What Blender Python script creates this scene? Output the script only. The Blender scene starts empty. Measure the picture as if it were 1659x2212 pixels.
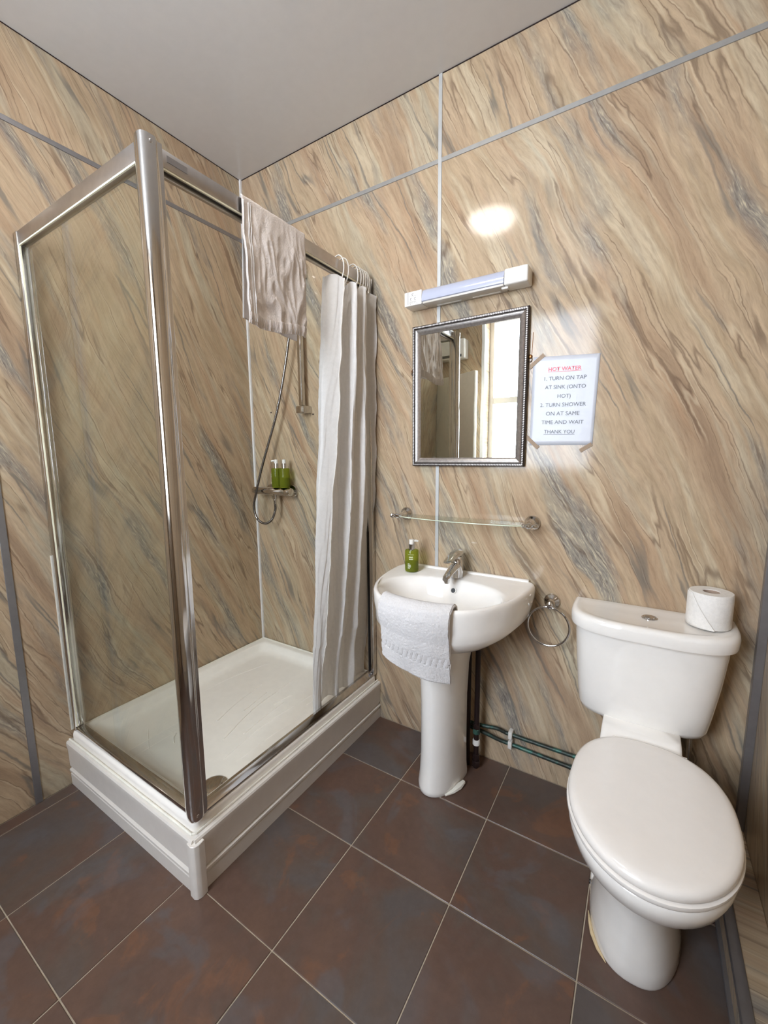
import bpy, bmesh, math, random
from mathutils import Vector, Matrix, noise as mnoise
random.seed(7)
PI = math.pi
SC = bpy.context.scene
COL = SC.collection

# ------------------------------------------------------------------ camera, sky, light, exposure
cd = bpy.data.cameras.new('camera'); cam = bpy.data.objects.new('camera', cd); COL.objects.link(cam)
cd.sensor_fit = 'HORIZONTAL'; cd.sensor_width = 36.0; cd.lens = 897.07 / 1659 * 36.0
cd.clip_start = 0.01
_r = Vector((0.84710518, 0.53134741, -0.00909566)); _u = Vector((-0.06513744, 0.12080205, 0.99053722)); _f = Vector((-0.52741816, 0.83849674, -0.13694265))
cam.matrix_world = Matrix(((_r.x, _u.x, -_f.x, 1.8628), (_r.y, _u.y, -_f.y, -1.6034), (_r.z, _u.z, -_f.z, 1.2924), (0, 0, 0, 1)))
SC.camera = cam

W = bpy.data.worlds.new('overcast_sky'); SC.world = W; W.use_nodes = True
bg = W.node_tree.nodes['Background']; bg.inputs[0].default_value = (0.89, 0.97, 1.10, 1); bg.inputs[1].default_value = 20.0

pl = bpy.data.lights.new('window_portal', 'AREA'); pl.shape = 'RECTANGLE'; pl.size = 1.0; pl.size_y = 1.56
pl.cycles.is_portal = True
po = bpy.data.objects.new('window_portal', pl); COL.objects.link(po)
po.location = (0.95, -2.80, 1.86); po.rotation_euler = (PI / 2, 0, 0)      # points into the room (+y)

SC.view_settings.view_transform = 'Standard'; SC.view_settings.look = 'None'
SC.view_settings.gamma = 1.0; SC.view_settings.use_curve_mapping = False
SC.view_settings.exposure = 0.31
SC.cycles.use_denoising = True
SC.cycles.max_bounces = 8; SC.cycles.diffuse_bounces = 5; SC.cycles.glossy_bounces = 4
SC.cycles.use_adaptive_sampling = True; SC.cycles.adaptive_threshold = 0.08; SC.cycles.adaptive_min_samples = 16
SC.cycles.transparent_max_bounces = 10; SC.cycles.transmission_bounces = 8
SC.cycles.sample_clamp_indirect = 6.0; SC.cycles.caustics_refractive = False; SC.cycles.caustics_reflective = False

ROOM_W, ROOM_D, ROOM_H, SEAM = 2.20, 2.50, 2.692, 2.40
TRIM_X, TRIM_Y = 1.122, -1.111

# ------------------------------------------------------------------ materials
def lin(c):
    return tuple(((v / 255) / 12.92 if v / 255 <= 0.04045 else ((v / 255 + 0.055) / 1.055) ** 2.4) for v in c) + (1,)

class NT:
    def __init__(self, name):
        self.m = bpy.data.materials.new(name); self.m.use_nodes = True
        self.t = self.m.node_tree; self.b = self.t.nodes['Principled BSDF']; self.out = self.t.nodes['Material Output']
    def n(self, typ, **kw):
        nd = self.t.nodes.new(typ)
        for k, v in kw.items(): setattr(nd, k, v)
        return nd
    def l(self, a, b): self.t.links.new(a, b)
    def val(self, sock, v):
        if hasattr(v, 'is_linked') or isinstance(v, bpy.types.NodeSocket): self.l(v, sock)
        else: sock.default_value = v
    def math(self, op, a, b=0.0, c=None, clamp=False):
        nd = self.n('ShaderNodeMath', operation=op, use_clamp=clamp)
        self.val(nd.inputs[0], a); self.val(nd.inputs[1], b)
        if c is not None: self.val(nd.inputs[2], c)
        return nd.outputs[0]
    def vmath(self, op, a, b=(0, 0, 0)):
        nd = self.n('ShaderNodeVectorMath', operation=op); self.val(nd.inputs[0], a); self.val(nd.inputs[1], b)
        return nd.outputs['Value'] if op == 'DOT_PRODUCT' else nd.outputs[0]
    def comb(self, x, y, z=0.0):
        nd = self.n('ShaderNodeCombineXYZ')
        for i, v in enumerate((x, y, z)): self.val(nd.inputs[i], v)
        return nd.outputs[0]
    def noise(self, vec, scale=1.0, detail=4.0, rough=0.55, dist=0.0):
        nd = self.n('ShaderNodeTexNoise'); self.l(vec, nd.inputs['Vector'])
        nd.inputs['Scale'].default_value = scale; nd.inputs['Detail'].default_value = detail
        nd.inputs['Roughness'].default_value = rough; nd.inputs['Distortion'].default_value = dist
        return nd.outputs[0]
    def ramp(self, fac, stops, interp='LINEAR'):
        nd = self.n('ShaderNodeValToRGB'); nd.color_ramp.interpolation = interp; self.l(fac, nd.inputs[0])
        e = nd.color_ramp.elements
        while len(e) < len(stops): e.new(0.5)
        for i, (p, c) in enumerate(stops): e[i].position = p; e[i].color = c if len(c) == 4 else tuple(c) + (1,)
        return nd.outputs[0]
    def step(self, x, a, b):
        nd = self.n('ShaderNodeMapRange', interpolation_type='SMOOTHSTEP')
        self.val(nd.inputs[0], x); nd.inputs[1].default_value = a; nd.inputs[2].default_value = b
        return nd.outputs[0]
    def mix(self, f, a, b, mode='MIX'):
        nd = self.n('ShaderNodeMix', data_type='RGBA', blend_type=mode)
        self.val(nd.inputs[0], f); self.val(nd.inputs[6], a); self.val(nd.inputs[7], b)
        return nd.outputs[2]
    def bump(self, h, strength=0.2, dist=0.01):
        nd = self.n('ShaderNodeBump'); nd.inputs['Strength'].default_value = strength; nd.inputs['Distance'].default_value = dist
        self.l(h, nd.inputs['Height']); self.l(nd.outputs[0], self.b.inputs['Normal'])
        return nd.outputs[0]
    def objco(self): return self.n('ShaderNodeTexCoord').outputs['Object']
    def rnd(self): return self.n('ShaderNodeObjectInfo').outputs['Random']

def plain(name, rgb, rough=0.4, metal=0.0, spec=0.5, var=0.03, vscale=30, coat=0.0, bump=0.0, bscale=200, **kw):
    t = NT(name); col = lin(rgb)
    co = t.objco(); nz = t.noise(co, vscale, 3)
    dark = tuple(c * (1 - var * 2) for c in col[:3]) + (1,); lite = tuple(min(1, c * (1 + var)) for c in col[:3]) + (1,)
    t.l(t.ramp(nz, [(0.3, dark), (0.7, lite)]), t.b.inputs['Base Color'])
    t.b.inputs['Roughness'].default_value = rough; t.b.inputs['Metallic'].default_value = metal
    t.b.inputs['Specular IOR Level'].default_value = spec; t.b.inputs['Coat Weight'].default_value = coat
    if bump: t.bump(t.noise(co, bscale, 3), bump, 0.002)
    for k, v in kw.items(): t.b.inputs[k].default_value = v
    return t.m

def marble(name, hdir, seed=0.0):
    """printed marble laminate; veins run steeply down to the right; hdir = the wall's horizontal axis seen from inside"""
    t = NT(name); p = t.objco(); rnd = t.rnd()
    h = t.vmath('DOT_PRODUCT', p, hdir); z = t.vmath('DOT_PRODUCT', p, (0, 0, 1))
    off = t.math('MULTIPLY', rnd, 7.3)
    a0 = math.radians(64); ca, sa = math.cos(a0), math.sin(a0)
    al = t.math('SUBTRACT', t.math('MULTIPLY', h, ca), t.math('MULTIPLY', z, sa))
    ac = t.math('ADD', t.math('MULTIPLY', h, sa), t.math('MULTIPLY', z, ca))
    al = t.math('ADD', al, t.math('ADD', off, seed)); ac = t.math('ADD', ac, off)
    w1 = t.noise(t.comb(t.math('MULTIPLY', al, 1.1), t.math('MULTIPLY', ac, 1.8), seed), 1, 2)
    w2 = t.noise(t.comb(t.math('MULTIPLY', al, 3.6), t.math('MULTIPLY', ac, 9), seed + 3), 1, 3, 0.6)
    w3 = t.noise(t.comb(t.math('MULTIPLY', al, 26), t.math('MULTIPLY', ac, 70), seed + 5), 1, 2, 0.6)
    acw = t.math('ADD', ac, t.math('MULTIPLY', t.math('SUBTRACT', w1, 0.5), 0.17))
    acw = t.math('ADD', acw, t.math('MULTIPLY', t.math('SUBTRACT', w2, 0.5), 0.036))
    acf = t.math('ADD', acw, t.math('MULTIPLY', t.math('SUBTRACT', w3, 0.5), 0.009))
    def st(sa_, sc_, s, d=3, r=0.55, c=None): return t.noise(t.comb(t.math('MULTIPLY', al, sa_), t.math('MULTIPLY', c if c is not None else acw, sc_), seed + s), 1, d, r)
    n1 = st(0.9, 8.5, 1, 3, 0.62)
    col = t.ramp(n1, [(0.28, lin((150, 127, 104))), (0.40, lin((166, 142, 116))), (0.48, lin((179, 157, 130))), (0.56, lin((168, 147, 120))), (0.65, lin((185, 168, 142))), (0.78, lin((158, 141, 119)))])
    n2 = st(1.2, 15, 2, 3)
    col = t.mix(t.math('MULTIPLY', t.step(n2, 0.53, 0.70), 0.38), col, lin((166, 130, 101)))
    n3 = st(0.9, 11, 8, 3)
    col = t.mix(t.math('MULTIPLY', t.step(n3, 0.54, 0.68), 0.50), col, lin((174, 168, 148)))
    # streaky grain
    g = st(9, 100, 4, 3, 0.8, acf)
    col = t.mix(0.62, col, t.mix(1.0, col, t.ramp(g, [(0.25, (0.60, 0.57, 0.55, 1)), (0.5, (1, 1, 1, 1)), (0.75, (1.28, 1.28, 1.25, 1))]), 'MULTIPLY'))
    # blue-grey veins: lens-shaped patches drawn out along the grain, full of fine wisps
    v = st(1.15, 8.0, 11, 3, 0.55, acf)
    vm = t.step(v, 0.545, 0.61)
    core = t.step(v, 0.585, 0.67)
    fine = t.noise(t.comb(t.math('MULTIPLY', al, 20), t.math('MULTIPLY', acf, 170), seed + 2), 1, 2, 0.75)
    vcol = t.ramp(fine, [(0.28, lin((78, 73, 72))), (0.42, lin((116, 114, 111))), (0.56, lin((142, 138, 127))), (0.70, lin((192, 181, 157)))])
    col = t.mix(t.math('MULTIPLY', vm, t.math('ADD', 0.34, t.math('MULTIPLY', core, 0.44))), col, vcol)
    # long thin grey-green veins
    v2 = st(0.7, 9.0, 14, 2, 0.5, acf)
    p2 = t.noise(t.comb(t.math('MULTIPLY', al, 1.8), t.math('MULTIPLY', ac, 5), seed + 24), 1, 2)
    m2 = t.math('MULTIPLY', t.math('SUBTRACT', 1.0, t.step(t.math('ABSOLUTE', t.math('SUBTRACT', v2, 0.47)), 0.002, 0.024)), t.step(p2, 0.46, 0.60))
    col = t.mix(t.math('MULTIPLY', m2, 0.70), col, lin((106, 103, 97)))
    # hair-thin brown cracks with pale wisps beside them
    v3 = st(0.8, 13, 17, 2, 0.5, acf)
    p3 = t.noise(t.comb(t.math('MULTIPLY', al, 2.5), t.math('MULTIPLY', ac, 7), seed + 28), 1, 2)
    r3 = t.math('SUBTRACT', v3, 0.5)
    m3 = t.math('MULTIPLY', t.math('SUBTRACT', 1.0, t.step(t.math('ABSOLUTE', r3), 0.0, 0.012)), t.step(p3, 0.40, 0.55))
    m4 = t.math('MULTIPLY', t.math('SUBTRACT', 1.0, t.step(t.math('ABSOLUTE', t.math('SUBTRACT', r3, 0.022)), 0.0, 0.015)), t.step(p3, 0.44, 0.58))
    col = t.mix(t.math('MULTIPLY', m4, 0.36), col, lin((206, 190, 162)))
    m5 = t.math('MULTIPLY', t.math('SUBTRACT', 1.0, t.step(t.math('ABSOLUTE', t.math('SUBTRACT', v2, 0.57)), 0.0, 0.010)), t.step(p3, 0.36, 0.52))
    col = t.mix(t.math('MULTIPLY', t.math('MAXIMUM', m3, m5), 0.56), col, lin((98, 79, 65)))
    t.l(col, t.b.inputs['Base Color'])
    t.b.inputs['Roughness'].default_value = 0.10; t.b.inputs['Specular IOR Level'].default_value = 0.24
    t.bump(g, 0.05, 0.0006)
    return t.m

def tile_mat():
    t = NT('slate_look_tile'); p = t.objco(); rnd = t.rnd()
    q = t.vmath('ADD', p, t.comb(t.math('MULTIPLY', rnd, 31.0), t.math('MULTIPLY', rnd, 17.0), t.math('MULTIPLY', rnd, 9.0)))
    n1 = t.noise(q, 3.2, 5, 0.6, 0.6)
    n2 = t.noise(q, 5.5, 5, 0.62, 0.9)
    n3 = t.noise(q, 40, 5, 0.7)
    col = t.ramp(n1, [(0.34, lin((85, 77, 74))), (0.44, lin((88, 74, 66))), (0.52, lin((90, 70, 61))), (0.68, lin((97, 74, 62)))])
    col = t.mix(t.math('MULTIPLY', t.step(n2, 0.57, 0.66), 0.62), col, lin((112, 78, 58)))
    n4 = t.noise(t.vmath('ADD', q, (3.1, 8.2, 1.0)), 3.6, 4, 0.55, 0.8)
    col = t.mix(t.math('MULTIPLY', t.step(n4, 0.56, 0.64), 0.50), col, lin((90, 88, 90)))
    col = t.mix(0.5, col, t.mix(1.0, col, t.ramp(n3, [(0.25, (0.72, 0.72, 0.72, 1)), (0.75, (1.25, 1.25, 1.25, 1))]), 'MULTIPLY'))
    t.l(col, t.b.inputs['Base Color'])
    t.l(t.ramp(n3, [(0.2, (0.30,) * 3), (0.8, (0.42,) * 3)]), t.b.inputs['Roughness'])
    t.bump(t.noise(q, 14, 5, 0.6), 0.25, 0.003)
    return t.m

def glass_mat(name, tint, refl=1.0, base=0.05):
    """a thin sheet: clear with a Schlick reflection that grows towards grazing angles"""
    t = NT(name); t.t.nodes.remove(t.b)
    lw = t.n('ShaderNodeLayerWeight'); lw.inputs[0].default_value = 0.5
    fac = t.math('ADD', t.math('MULTIPLY', t.math('POWER', lw.outputs['Facing'], 4.0), 0.75 * refl), base, clamp=True)
    tr = t.n('ShaderNodeBsdfTransparent'); tr.inputs[0].default_value = tint
    gl = t.n('ShaderNodeBsdfGlossy'); gl.inputs['Roughness'].default_value = 0.01
    nz = t.noise(t.objco(), 2.0, 2)
    t.l(t.ramp(nz, [(0, (0.93, 0.95, 0.94)), (1, (0.98, 0.99, 0.98))]), gl.inputs[0])
    mx = t.n('ShaderNodeMixShader'); t.l(fac, mx.inputs[0]); t.l(tr.outputs[0], mx.inputs[1]); t.l(gl.outputs[0], mx.inputs[2])
    t.l(mx.outputs[0], t.out.inputs[0])
    return t.m

def cloth_mat(name, rgb, transl=0.0, rough=0.9, bump=0.0, bscale=300, spec=0.2, sheen=0.0):
    t = NT(name); co = t.objco(); nz = t.noise(co, bscale, 5, 0.75)
    c = lin(rgb); d = tuple(v * 0.88 for v in c[:3]) + (1,)
    t.l(t.ramp(nz, [(0.3, d), (0.65, c)]), t.b.inputs['Base Color'])
    t.b.inputs['Roughness'].default_value = rough; t.b.inputs['Specular IOR Level'].default_value = spec; t.b.inputs['Sheen Weight'].default_value = sheen
    nrm = t.bump(nz, bump, 0.004) if bump else None
    if transl:
        tb = t.n('ShaderNodeBsdfTranslucent'); tb.inputs[0].default_value = c
        mx = t.n('ShaderNodeMixShader'); mx.inputs[0].default_value = transl
        t.l(t.b.outputs[0], mx.inputs[1]); t.l(tb.outputs[0], mx.inputs[2]); t.l(mx.outputs[0], t.out.inputs[0])
    return t.m

def green_plastic(name, tint, solid, f):
    t = NT(name); c = t.noise(t.objco(), 12, 2)
    t.l(t.ramp(c, [(0.2, tuple(v * 0.85 for v in solid[:3])), (0.8, solid[:3])]), t.b.inputs['Base Color'])
    t.b.inputs['Roughness'].default_value = 0.08
    tr = t.n('ShaderNodeBsdfTransparent'); tr.inputs[0].default_value = tint
    mx = t.n('ShaderNodeMixShader'); mx.inputs[0].default_value = f
    t.l(tr.outputs[0], mx.inputs[1]); t.l(t.b.outputs[0], mx.inputs[2]); t.l(mx.outputs[0], t.out.inputs[0])
    return t.m

def emit_mat(name, rgb, s):
    t = NT(name); nz = t.noise(t.objco(), 6, 2)
    t.l(t.ramp(nz, [(0.2, tuple(v * 0.9 for v in rgb)), (0.8, rgb)]), t.b.inputs['Emission Color'])
    t.b.inputs['Emission Strength'].default_value = s; t.b.inputs['Base Color'].default_value = (0.9, 0.85, 0.78, 1)
    return t.m

M = {}
M['marble_back'] = marble('marble_laminate_back', (1, 0, 0), 0.0)
M['marble_left'] = marble('marble_laminate_left', (0, 1, 0), 5.0)
M['marble_right'] = marble('marble_laminate_right', (0, -1, 0), 11.0)
M['tile'] = tile_mat()
M['grout'] = plain('grout', (176, 162, 142), 0.9, bump=0.3, var=0.1)
M['plaster'] = plain('plaster', (205, 198, 190), 0.8)
M['ceiling'] = plain('gloss_white_ceiling_board', (200, 197, 194), 0.14, var=0.01)
M['chrome'] = plain('polished_chrome', (206, 203, 200), 0.10, 1.0, var=0.02)
M['chrome_sharp'] = plain('bright_chrome', (210, 210, 210), 0.05, 1.0, var=0.02)
M['hose'] = plain('dark_chrome_hose', (138, 134, 132), 0.22, 1.0, var=0.05)
M['brushed'] = plain('brushed_aluminium', (190, 186, 184), 0.30, 1.0, var=0.04)
M['trim_alu'] = plain('satin_aluminium_trim', (150, 148, 150), 0.38, 0.75, var=0.04)
M['trim_mid'] = plain('mid_grey_trim', (158, 156, 152), 0.38, 0.35, var=0.04)
M['trim_light'] = plain('pale_grey_trim', (188, 188, 186), 0.35, 0.25, var=0.03)
M['trim_white'] = plain('white_trim', (222, 220, 218), 0.3, var=0.02)
M['ceramic'] = plain('white_glazed_ceramic', (234, 230, 224), 0.07, var=0.008, coat=0.3)
M['seatplastic'] = plain('white_seat_plastic', (233, 228, 222), 0.17, var=0.008)
M['acrylic'] = plain('cream_white_acrylic', (242, 237, 229), 0.22, var=0.012)
M['panelpvc'] = plain('white_pvc_panel', (220, 214, 206), 0.25, var=0.015)
M['silicone'] = plain('white_silicone', (232, 228, 216), 0.45, var=0.04)
M['shower_glass'] = glass_mat('shower_glass', (0.93, 0.945, 0.925, 1), 0.8, 0.06)
M['shelf_glass'] = glass_mat('shelf_glass', (0.93, 0.96, 0.94, 1), 0.8, 0.08)
M['window_glass'] = glass_mat('window_glass', (0.97, 0.98, 0.98, 1), 0.5, 0.03)
M['glass_edge'] = plain('pale_green_glass_edge', (214, 222, 200), 0.15, var=0.04)
M['seal'] = plain('cream_rubber_seal', (236, 232, 206), 0.35, var=0.03)
M['towel'] = cloth_mat('white_terry', (240, 236, 234), 0.10, 0.95, 1.0, 190, 0.1, 0.3)
M['towel_b'] = cloth_mat('offwhite_terry', (243, 233, 226), 0.18, 0.95, 1.0, 170, 0.1, 0.3)
M['curtain'] = cloth_mat('white_polyester', (240, 238, 236), 0.35, 0.42, 0.06, 60, 0.5)
M['white_plastic'] = plain('white_plastic', (222, 218, 211), 0.3, var=0.015)
M['grey_plastic'] = plain('pale_grey_plastic', (200, 194, 184), 0.35, var=0.02)
M['lens'] = plain('milky_blue_diffuser', (176, 180, 198), 0.18, var=0.01)
M['dark_frame'] = plain('dark_bronze_frame', (58, 50, 46), 0.35, 0.5, var=0.15)
M['silver_frame'] = plain('brushed_silver_frame', (176, 170, 166), 0.30, 0.85, var=0.10, vscale=120)
M['mirror'] = plain('silvered_mirror', (226, 230, 226), 0.0, 1.0, var=0.0)
M['paper'] = plain('laminated_paper', (196, 198, 205), 0.30, var=0.01, spec=0.3, bump=0.35, bscale=26)
M['red_ink'] = plain('red_print', (226, 88, 98), 0.4, var=0.02)
M['grey_ink'] = plain('grey_print', (70, 70, 76), 0.4, var=0.02)
M['white_ink'] = plain('white_print', (236, 238, 228), 0.4, var=0.02)
M['tape'] = plain('aged_tape', (150, 126, 100), 0.45, var=0.05, spec=0.25)
M['copper'] = NT('verdigris_copper').m
def _cop():
    t = NT('verdigris_copper_pipe'); n = t.noise(t.objco(), 22, 4)
    t.l(t.ramp(n, [(0.32, lin((44, 44, 38))), (0.48, lin((50, 62, 56))), (0.60, lin((58, 104, 92))), (0.75, lin((92, 92, 78)))]), t.b.inputs['Base Color'])
    t.b.inputs['Roughness'].default_value = 0.45; t.b.inputs['Metallic'].default_value = 0.35
    return t.m
bpy.data.materials.remove(M['copper']); M['copper'] = _cop()
M['dark_pipe'] = plain('dark_pipe', (48, 34, 32), 0.35, 0.4, var=0.15)
M['brass'] = plain('brass', (160, 112, 70), 0.3, 1.0, var=0.1)
M['bottle'] = green_plastic('green_tinted_plastic', (0.62, 0.70, 0.22, 1), lin((152, 158, 52)), 0.32)
M['soap'] = green_plastic('dark_green_soap', (0.44, 0.52, 0.10, 1), lin((112, 122, 34)), 0.5)
M['tissue'] = cloth_mat('white_tissue', (240, 236, 230), 0.08, 0.95, 0.25, 120, 0.1)
M['card'] = plain('grey_brown_card', (168, 146, 128), 0.9, var=0.06)
M['black'] = plain('black_rubber', (22, 20, 20), 0.5, var=0.1)
M['door'] = plain('off_white_gloss_paint', (206, 198, 184), 0.3, var=0.02)
M['lamp'] = emit_mat('lit_opal_diffuser', (1.0, 0.95, 0.89), 38.0)
M['putty'] = plain('yellowed_filler', (214, 192, 152), 0.8, var=0.12, bump=0.4)

# ------------------------------------------------------------------ helpers
def link(name, me, mat, parent=None, smooth=True, angle=None):
    o = bpy.data.objects.new(name, me); COL.objects.link(o)
    if isinstance(mat, (list, tuple)):
        for m in mat: me.materials.append(M[m])
    elif mat: me.materials.append(M[mat])
    if parent is not None: o.parent = parent; o.matrix_parent_inverse = parent.matrix_world.inverted()
    if smooth:
        for f in me.polygons: f.use_smooth = True
        if angle is not None: me.set_sharp_from_angle(angle=math.radians(angle))
    return o
def frombm(name, bm, mat, parent=None, smooth=True, angle=35):
    me = bpy.data.meshes.new(name); bmesh.ops.recalc_face_normals(bm, faces=bm.faces); bm.to_mesh(me); bm.free()
    return link(name, me, mat, parent, smooth, angle)
def thing(name, label, cat, loc=(0, 0, 0), group=None):
    o = bpy.data.objects.new(name, None); COL.objects.link(o); o.location = loc; o.empty_display_size = 0.05
    o['label'] = label; o['category'] = cat
    if group: o['group'] = group
    bpy.context.view_layer.update()
    return o
def tag(o, label, cat, group=None):
    o['label'] = label; o['category'] = cat
    if group: o['group'] = group
    return o
def struct(o, label=None):
    o['kind'] = 'structure'
    if label: o['label'] = label
    return o
def abox(bm, x0, x1, y0, y1, z0, z1, bevel=0.0, seg=2):
    x0, x1 = sorted((x0, x1)); y0, y1 = sorted((y0, y1)); z0, z1 = sorted((z0, z1))
    r = bmesh.ops.create_cube(bm, size=1.0)
    for v in r['verts']:
        v.co = Vector(((x0 + x1) / 2 + v.co.x * (x1 - x0), (y0 + y1) / 2 + v.co.y * (y1 - y0), (z0 + z1) / 2 + v.co.z * (z1 - z0)))
    if bevel:
        es = list({e for v in r['verts'] for e in v.link_edges})
        bmesh.ops.bevel(bm, geom=es, offset=bevel, segments=seg, affect='EDGES', profile=0.5)
def box(name, x0, x1, y0, y1, z0, z1, mat, parent=None, bevel=0.0, seg=2):
    bm = bmesh.new(); abox(bm, x0, x1, y0, y1, z0, z1, bevel, seg)
    return frombm(name, bm, mat, parent)
def catmull(pts, n=8):
    pts = [Vector(p) for p in pts]; out = []
    P = [pts[0] * 2 - pts[1]] + pts + [pts[-1] * 2 - pts[-2]]
    for i in range(1, len(P) - 2):
        for k in range(n):
            s = k / n; a, b, c, d = P[i - 1], P[i], P[i + 1], P[i + 2]
            out.append(0.5 * ((2 * b) + (c - a) * s + (2 * a - 5 * b + 4 * c - d) * s * s + (3 * b - a - 3 * c + d) * s ** 3))
    out.append(pts[-1]); return out
def atube(bm, pts, rad, seg=10, caps=True, closed=False):
    pts = [Vector(p) for p in pts]; N = len(pts); rings = []; nrm = None
    for i, p in enumerate(pts):
        if closed: tg = (pts[(i + 1) % N] - pts[i - 1]).normalized()
        else: tg = (pts[min(i + 1, N - 1)] - pts[max(i - 1, 0)]).normalized()
        if nrm is None: nrm = tg.orthogonal().normalized()
        nrm = (nrm - tg * nrm.dot(tg)).normalized(); b = tg.cross(nrm)
        r = rad[i] if isinstance(rad, (list, tuple)) else rad
        rings.append([bm.verts.new(p + (nrm * math.cos(2 * PI * k / seg) + b * math.sin(2 * PI * k / seg)) * r) for k in range(seg)])
    for i in range(N if closed else N - 1):
        A, B = rings[i], rings[(i + 1) % N]
        for k in range(seg): bm.faces.new((A[k], A[(k + 1) % seg], B[(k + 1) % seg], B[k]))
    if caps and not closed: bm.faces.new(rings[0]); bm.faces.new(rings[-1])
def tube(name, pts, rad, mat, parent=None, seg=10, closed=False):
    bm = bmesh.new(); atube(bm, pts, rad, seg, True, closed); return frombm(name, bm, mat, parent, True, 60)
def alathe(bm, prof, org=(0, 0, 0), axis='z', seg=28):
    """prof: list of (radius, height) from one end to the other; axis may be any vector"""
    ax = {'x': Vector((1, 0, 0)), 'y': Vector((0, 1, 0)), '-y': Vector((0, -1, 0)), 'z': Vector((0, 0, 1)), '-x': Vector((-1, 0, 0))}[axis] if isinstance(axis, str) else Vector(axis).normalized()
    u = ax.orthogonal().normalized(); w = ax.cross(u); o = Vector(org); rings = []
    for r, h in prof:
        if r < 1e-6: rings.append([bm.verts.new(o + ax * h)])
        else: rings.append([bm.verts.new(o + ax * h + (u * math.cos(2 * PI * k / seg) + w * math.sin(2 * PI * k / seg)) * r) for k in range(seg)])
    for A, B in zip(rings, rings[1:]):
        if len(A) == 1 and len(B) == 1: continue
        for k in range(seg):
            if len(A) == 1: bm.faces.new((A[0], B[(k + 1) % seg], B[k]))
            elif len(B) == 1: bm.faces.new((A[k], A[(k + 1) % seg], B[0]))
            else: bm.faces.new((A[k], A[(k + 1) % seg], B[(k + 1) % seg], B[k]))
    for R in (rings[0], rings[-1]):
        if len(R) > 1: bm.faces.new(R)
def lathe(name, prof, org, mat, parent=None, axis='z', seg=28, angle=40):
    bm = bmesh.new(); alathe(bm, prof, org, axis, seg); return frombm(name, bm, mat, parent, True, angle)
def aloft(bm, rings, cap0=True, cap1=True):
    R = [[bm.verts.new(p) for p in r] for r in rings]; n = len(R[0])
    for A, B in zip(R, R[1:]):
        for k in range(n): bm.faces.new((A[k], A[(k + 1) % n], B[(k + 1) % n], B[k]))
    if cap0: bm.faces.new(R[0])
    if cap1: bm.faces.new(R[-1])
def loft(name, rings, mat, parent=None, cap0=True, cap1=True, angle=45):
    bm = bmesh.new(); aloft(bm, rings, cap0, cap1); return frombm(name, bm, mat, parent, True, angle)
def rrect(x0, x1, y0, y1, r, z, n=6):
    pts = []
    for cx, cy, a in ((x1 - r, y1 - r, 0), (x0 + r, y1 - r, PI / 2), (x0 + r, y0 + r, PI), (x1 - r, y0 + r, 1.5 * PI)):
        for k in range(n + 1):
            t = a + k / n * PI / 2; pts.append(Vector((cx + math.cos(t) * r, cy + math.sin(t) * r, z)))
    return pts
def text_mesh(s, size, bold=0.0):
    cu = bpy.data.curves.new('txt', 'FONT'); cu.body = s; cu.size = size; cu.resolution_u = 3; cu.fill_mode = 'FRONT'; cu.offset = bold
    o = bpy.data.objects.new('txt', cu); COL.objects.link(o); bpy.context.view_layer.update()
    me = bpy.data.meshes.new_from_object(o.evaluated_get(bpy.context.evaluated_depsgraph_get()))
    bpy.data.objects.remove(o); bpy.data.curves.remove(cu)
    return me
def text_on(name, s, p0, p1, mat, parent, bold=0.0, normal=(0, -1, 0), capscale=1.0):
    """lay the words along p0 -> p1, stretched to end exactly there"""
    me = text_mesh(s, 1.0, bold); xs = [v.co.x for v in me.vertices]; x0, x1 = min(xs), max(xs)
    p0, p1 = Vector(p0), Vector(p1); d = p1 - p0; L = d.length; d.normalize(); n = Vector(normal); up = n.cross(d)
    k = L / (x1 - x0)
    for v in me.vertices: v.co = p0 + d * ((v.co.x - x0) * k) + up * (v.co.y * k * capscale) + n * 0.0002
    return link(name, me, mat, parent, False)
def nz(x, y=0.0, z=0.0): return mnoise.noise(Vector((x, y, z)))

# ------------------------------------------------------------------ room shell
def panel(name, wall, axis, h0, h1, z0, z1, pos, mat):
    if axis == 'y': return box('panel', h0, h1, pos, pos + 0.008, z0, z1, mat, wall, 0.0012, 1)
    s = 1 if pos > 1 else -1
    return box('panel', pos, pos + s * 0.008, h0, h1, z0, z1, mat, wall, 0.0012, 1)
g = 0.002
wb = struct(box('wall_back', -0.10, ROOM_W + 0.10, 0.006, 0.12, -0.02, ROOM_H + 0.05, 'plaster'), 'back wall clad in beige marble-effect panels behind basin and toilet')
for a, b in ((0, TRIM_X - g), (TRIM_X + g, ROOM_W)):
    panel('panel', wb, 'y', a, b, 0, SEAM - g, 0.0, 'marble_back'); panel('panel', wb, 'y', a, b, SEAM + g, ROOM_H, 0.0, 'marble_back')
wl = struct(box('wall_left', -0.12, -0.006, -ROOM_D - 0.10, 0.006, -0.02, ROOM_H + 0.05, 'plaster'), 'left wall clad in beige marble-effect panels beside the shower')
for a, b in ((TRIM_Y + g, 0), (-2.12, TRIM_Y - g), (-ROOM_D, -2.12 - 2 * g)):
    panel('panel', wl, 'x', a, b, 0, SEAM - g, 0.0, 'marble_left'); panel('panel', wl, 'x', a, b, SEAM + g, ROOM_H, 0.0, 'marble_left')
wr = struct(box('wall_right', ROOM_W + 0.006, ROOM_W + 0.12, -ROOM_D - 0.10, 0.006, -0.02, ROOM_H + 0.05, 'plaster'), 'right wall clad in beige marble-effect panels beside the toilet')
for a, b in ((-1.2, 0), (-ROOM_D, -1.2 - 2 * g)): panel('panel', wr, 'x', a, b, 0, ROOM_H, ROOM_W, 'marble_right')
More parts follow.
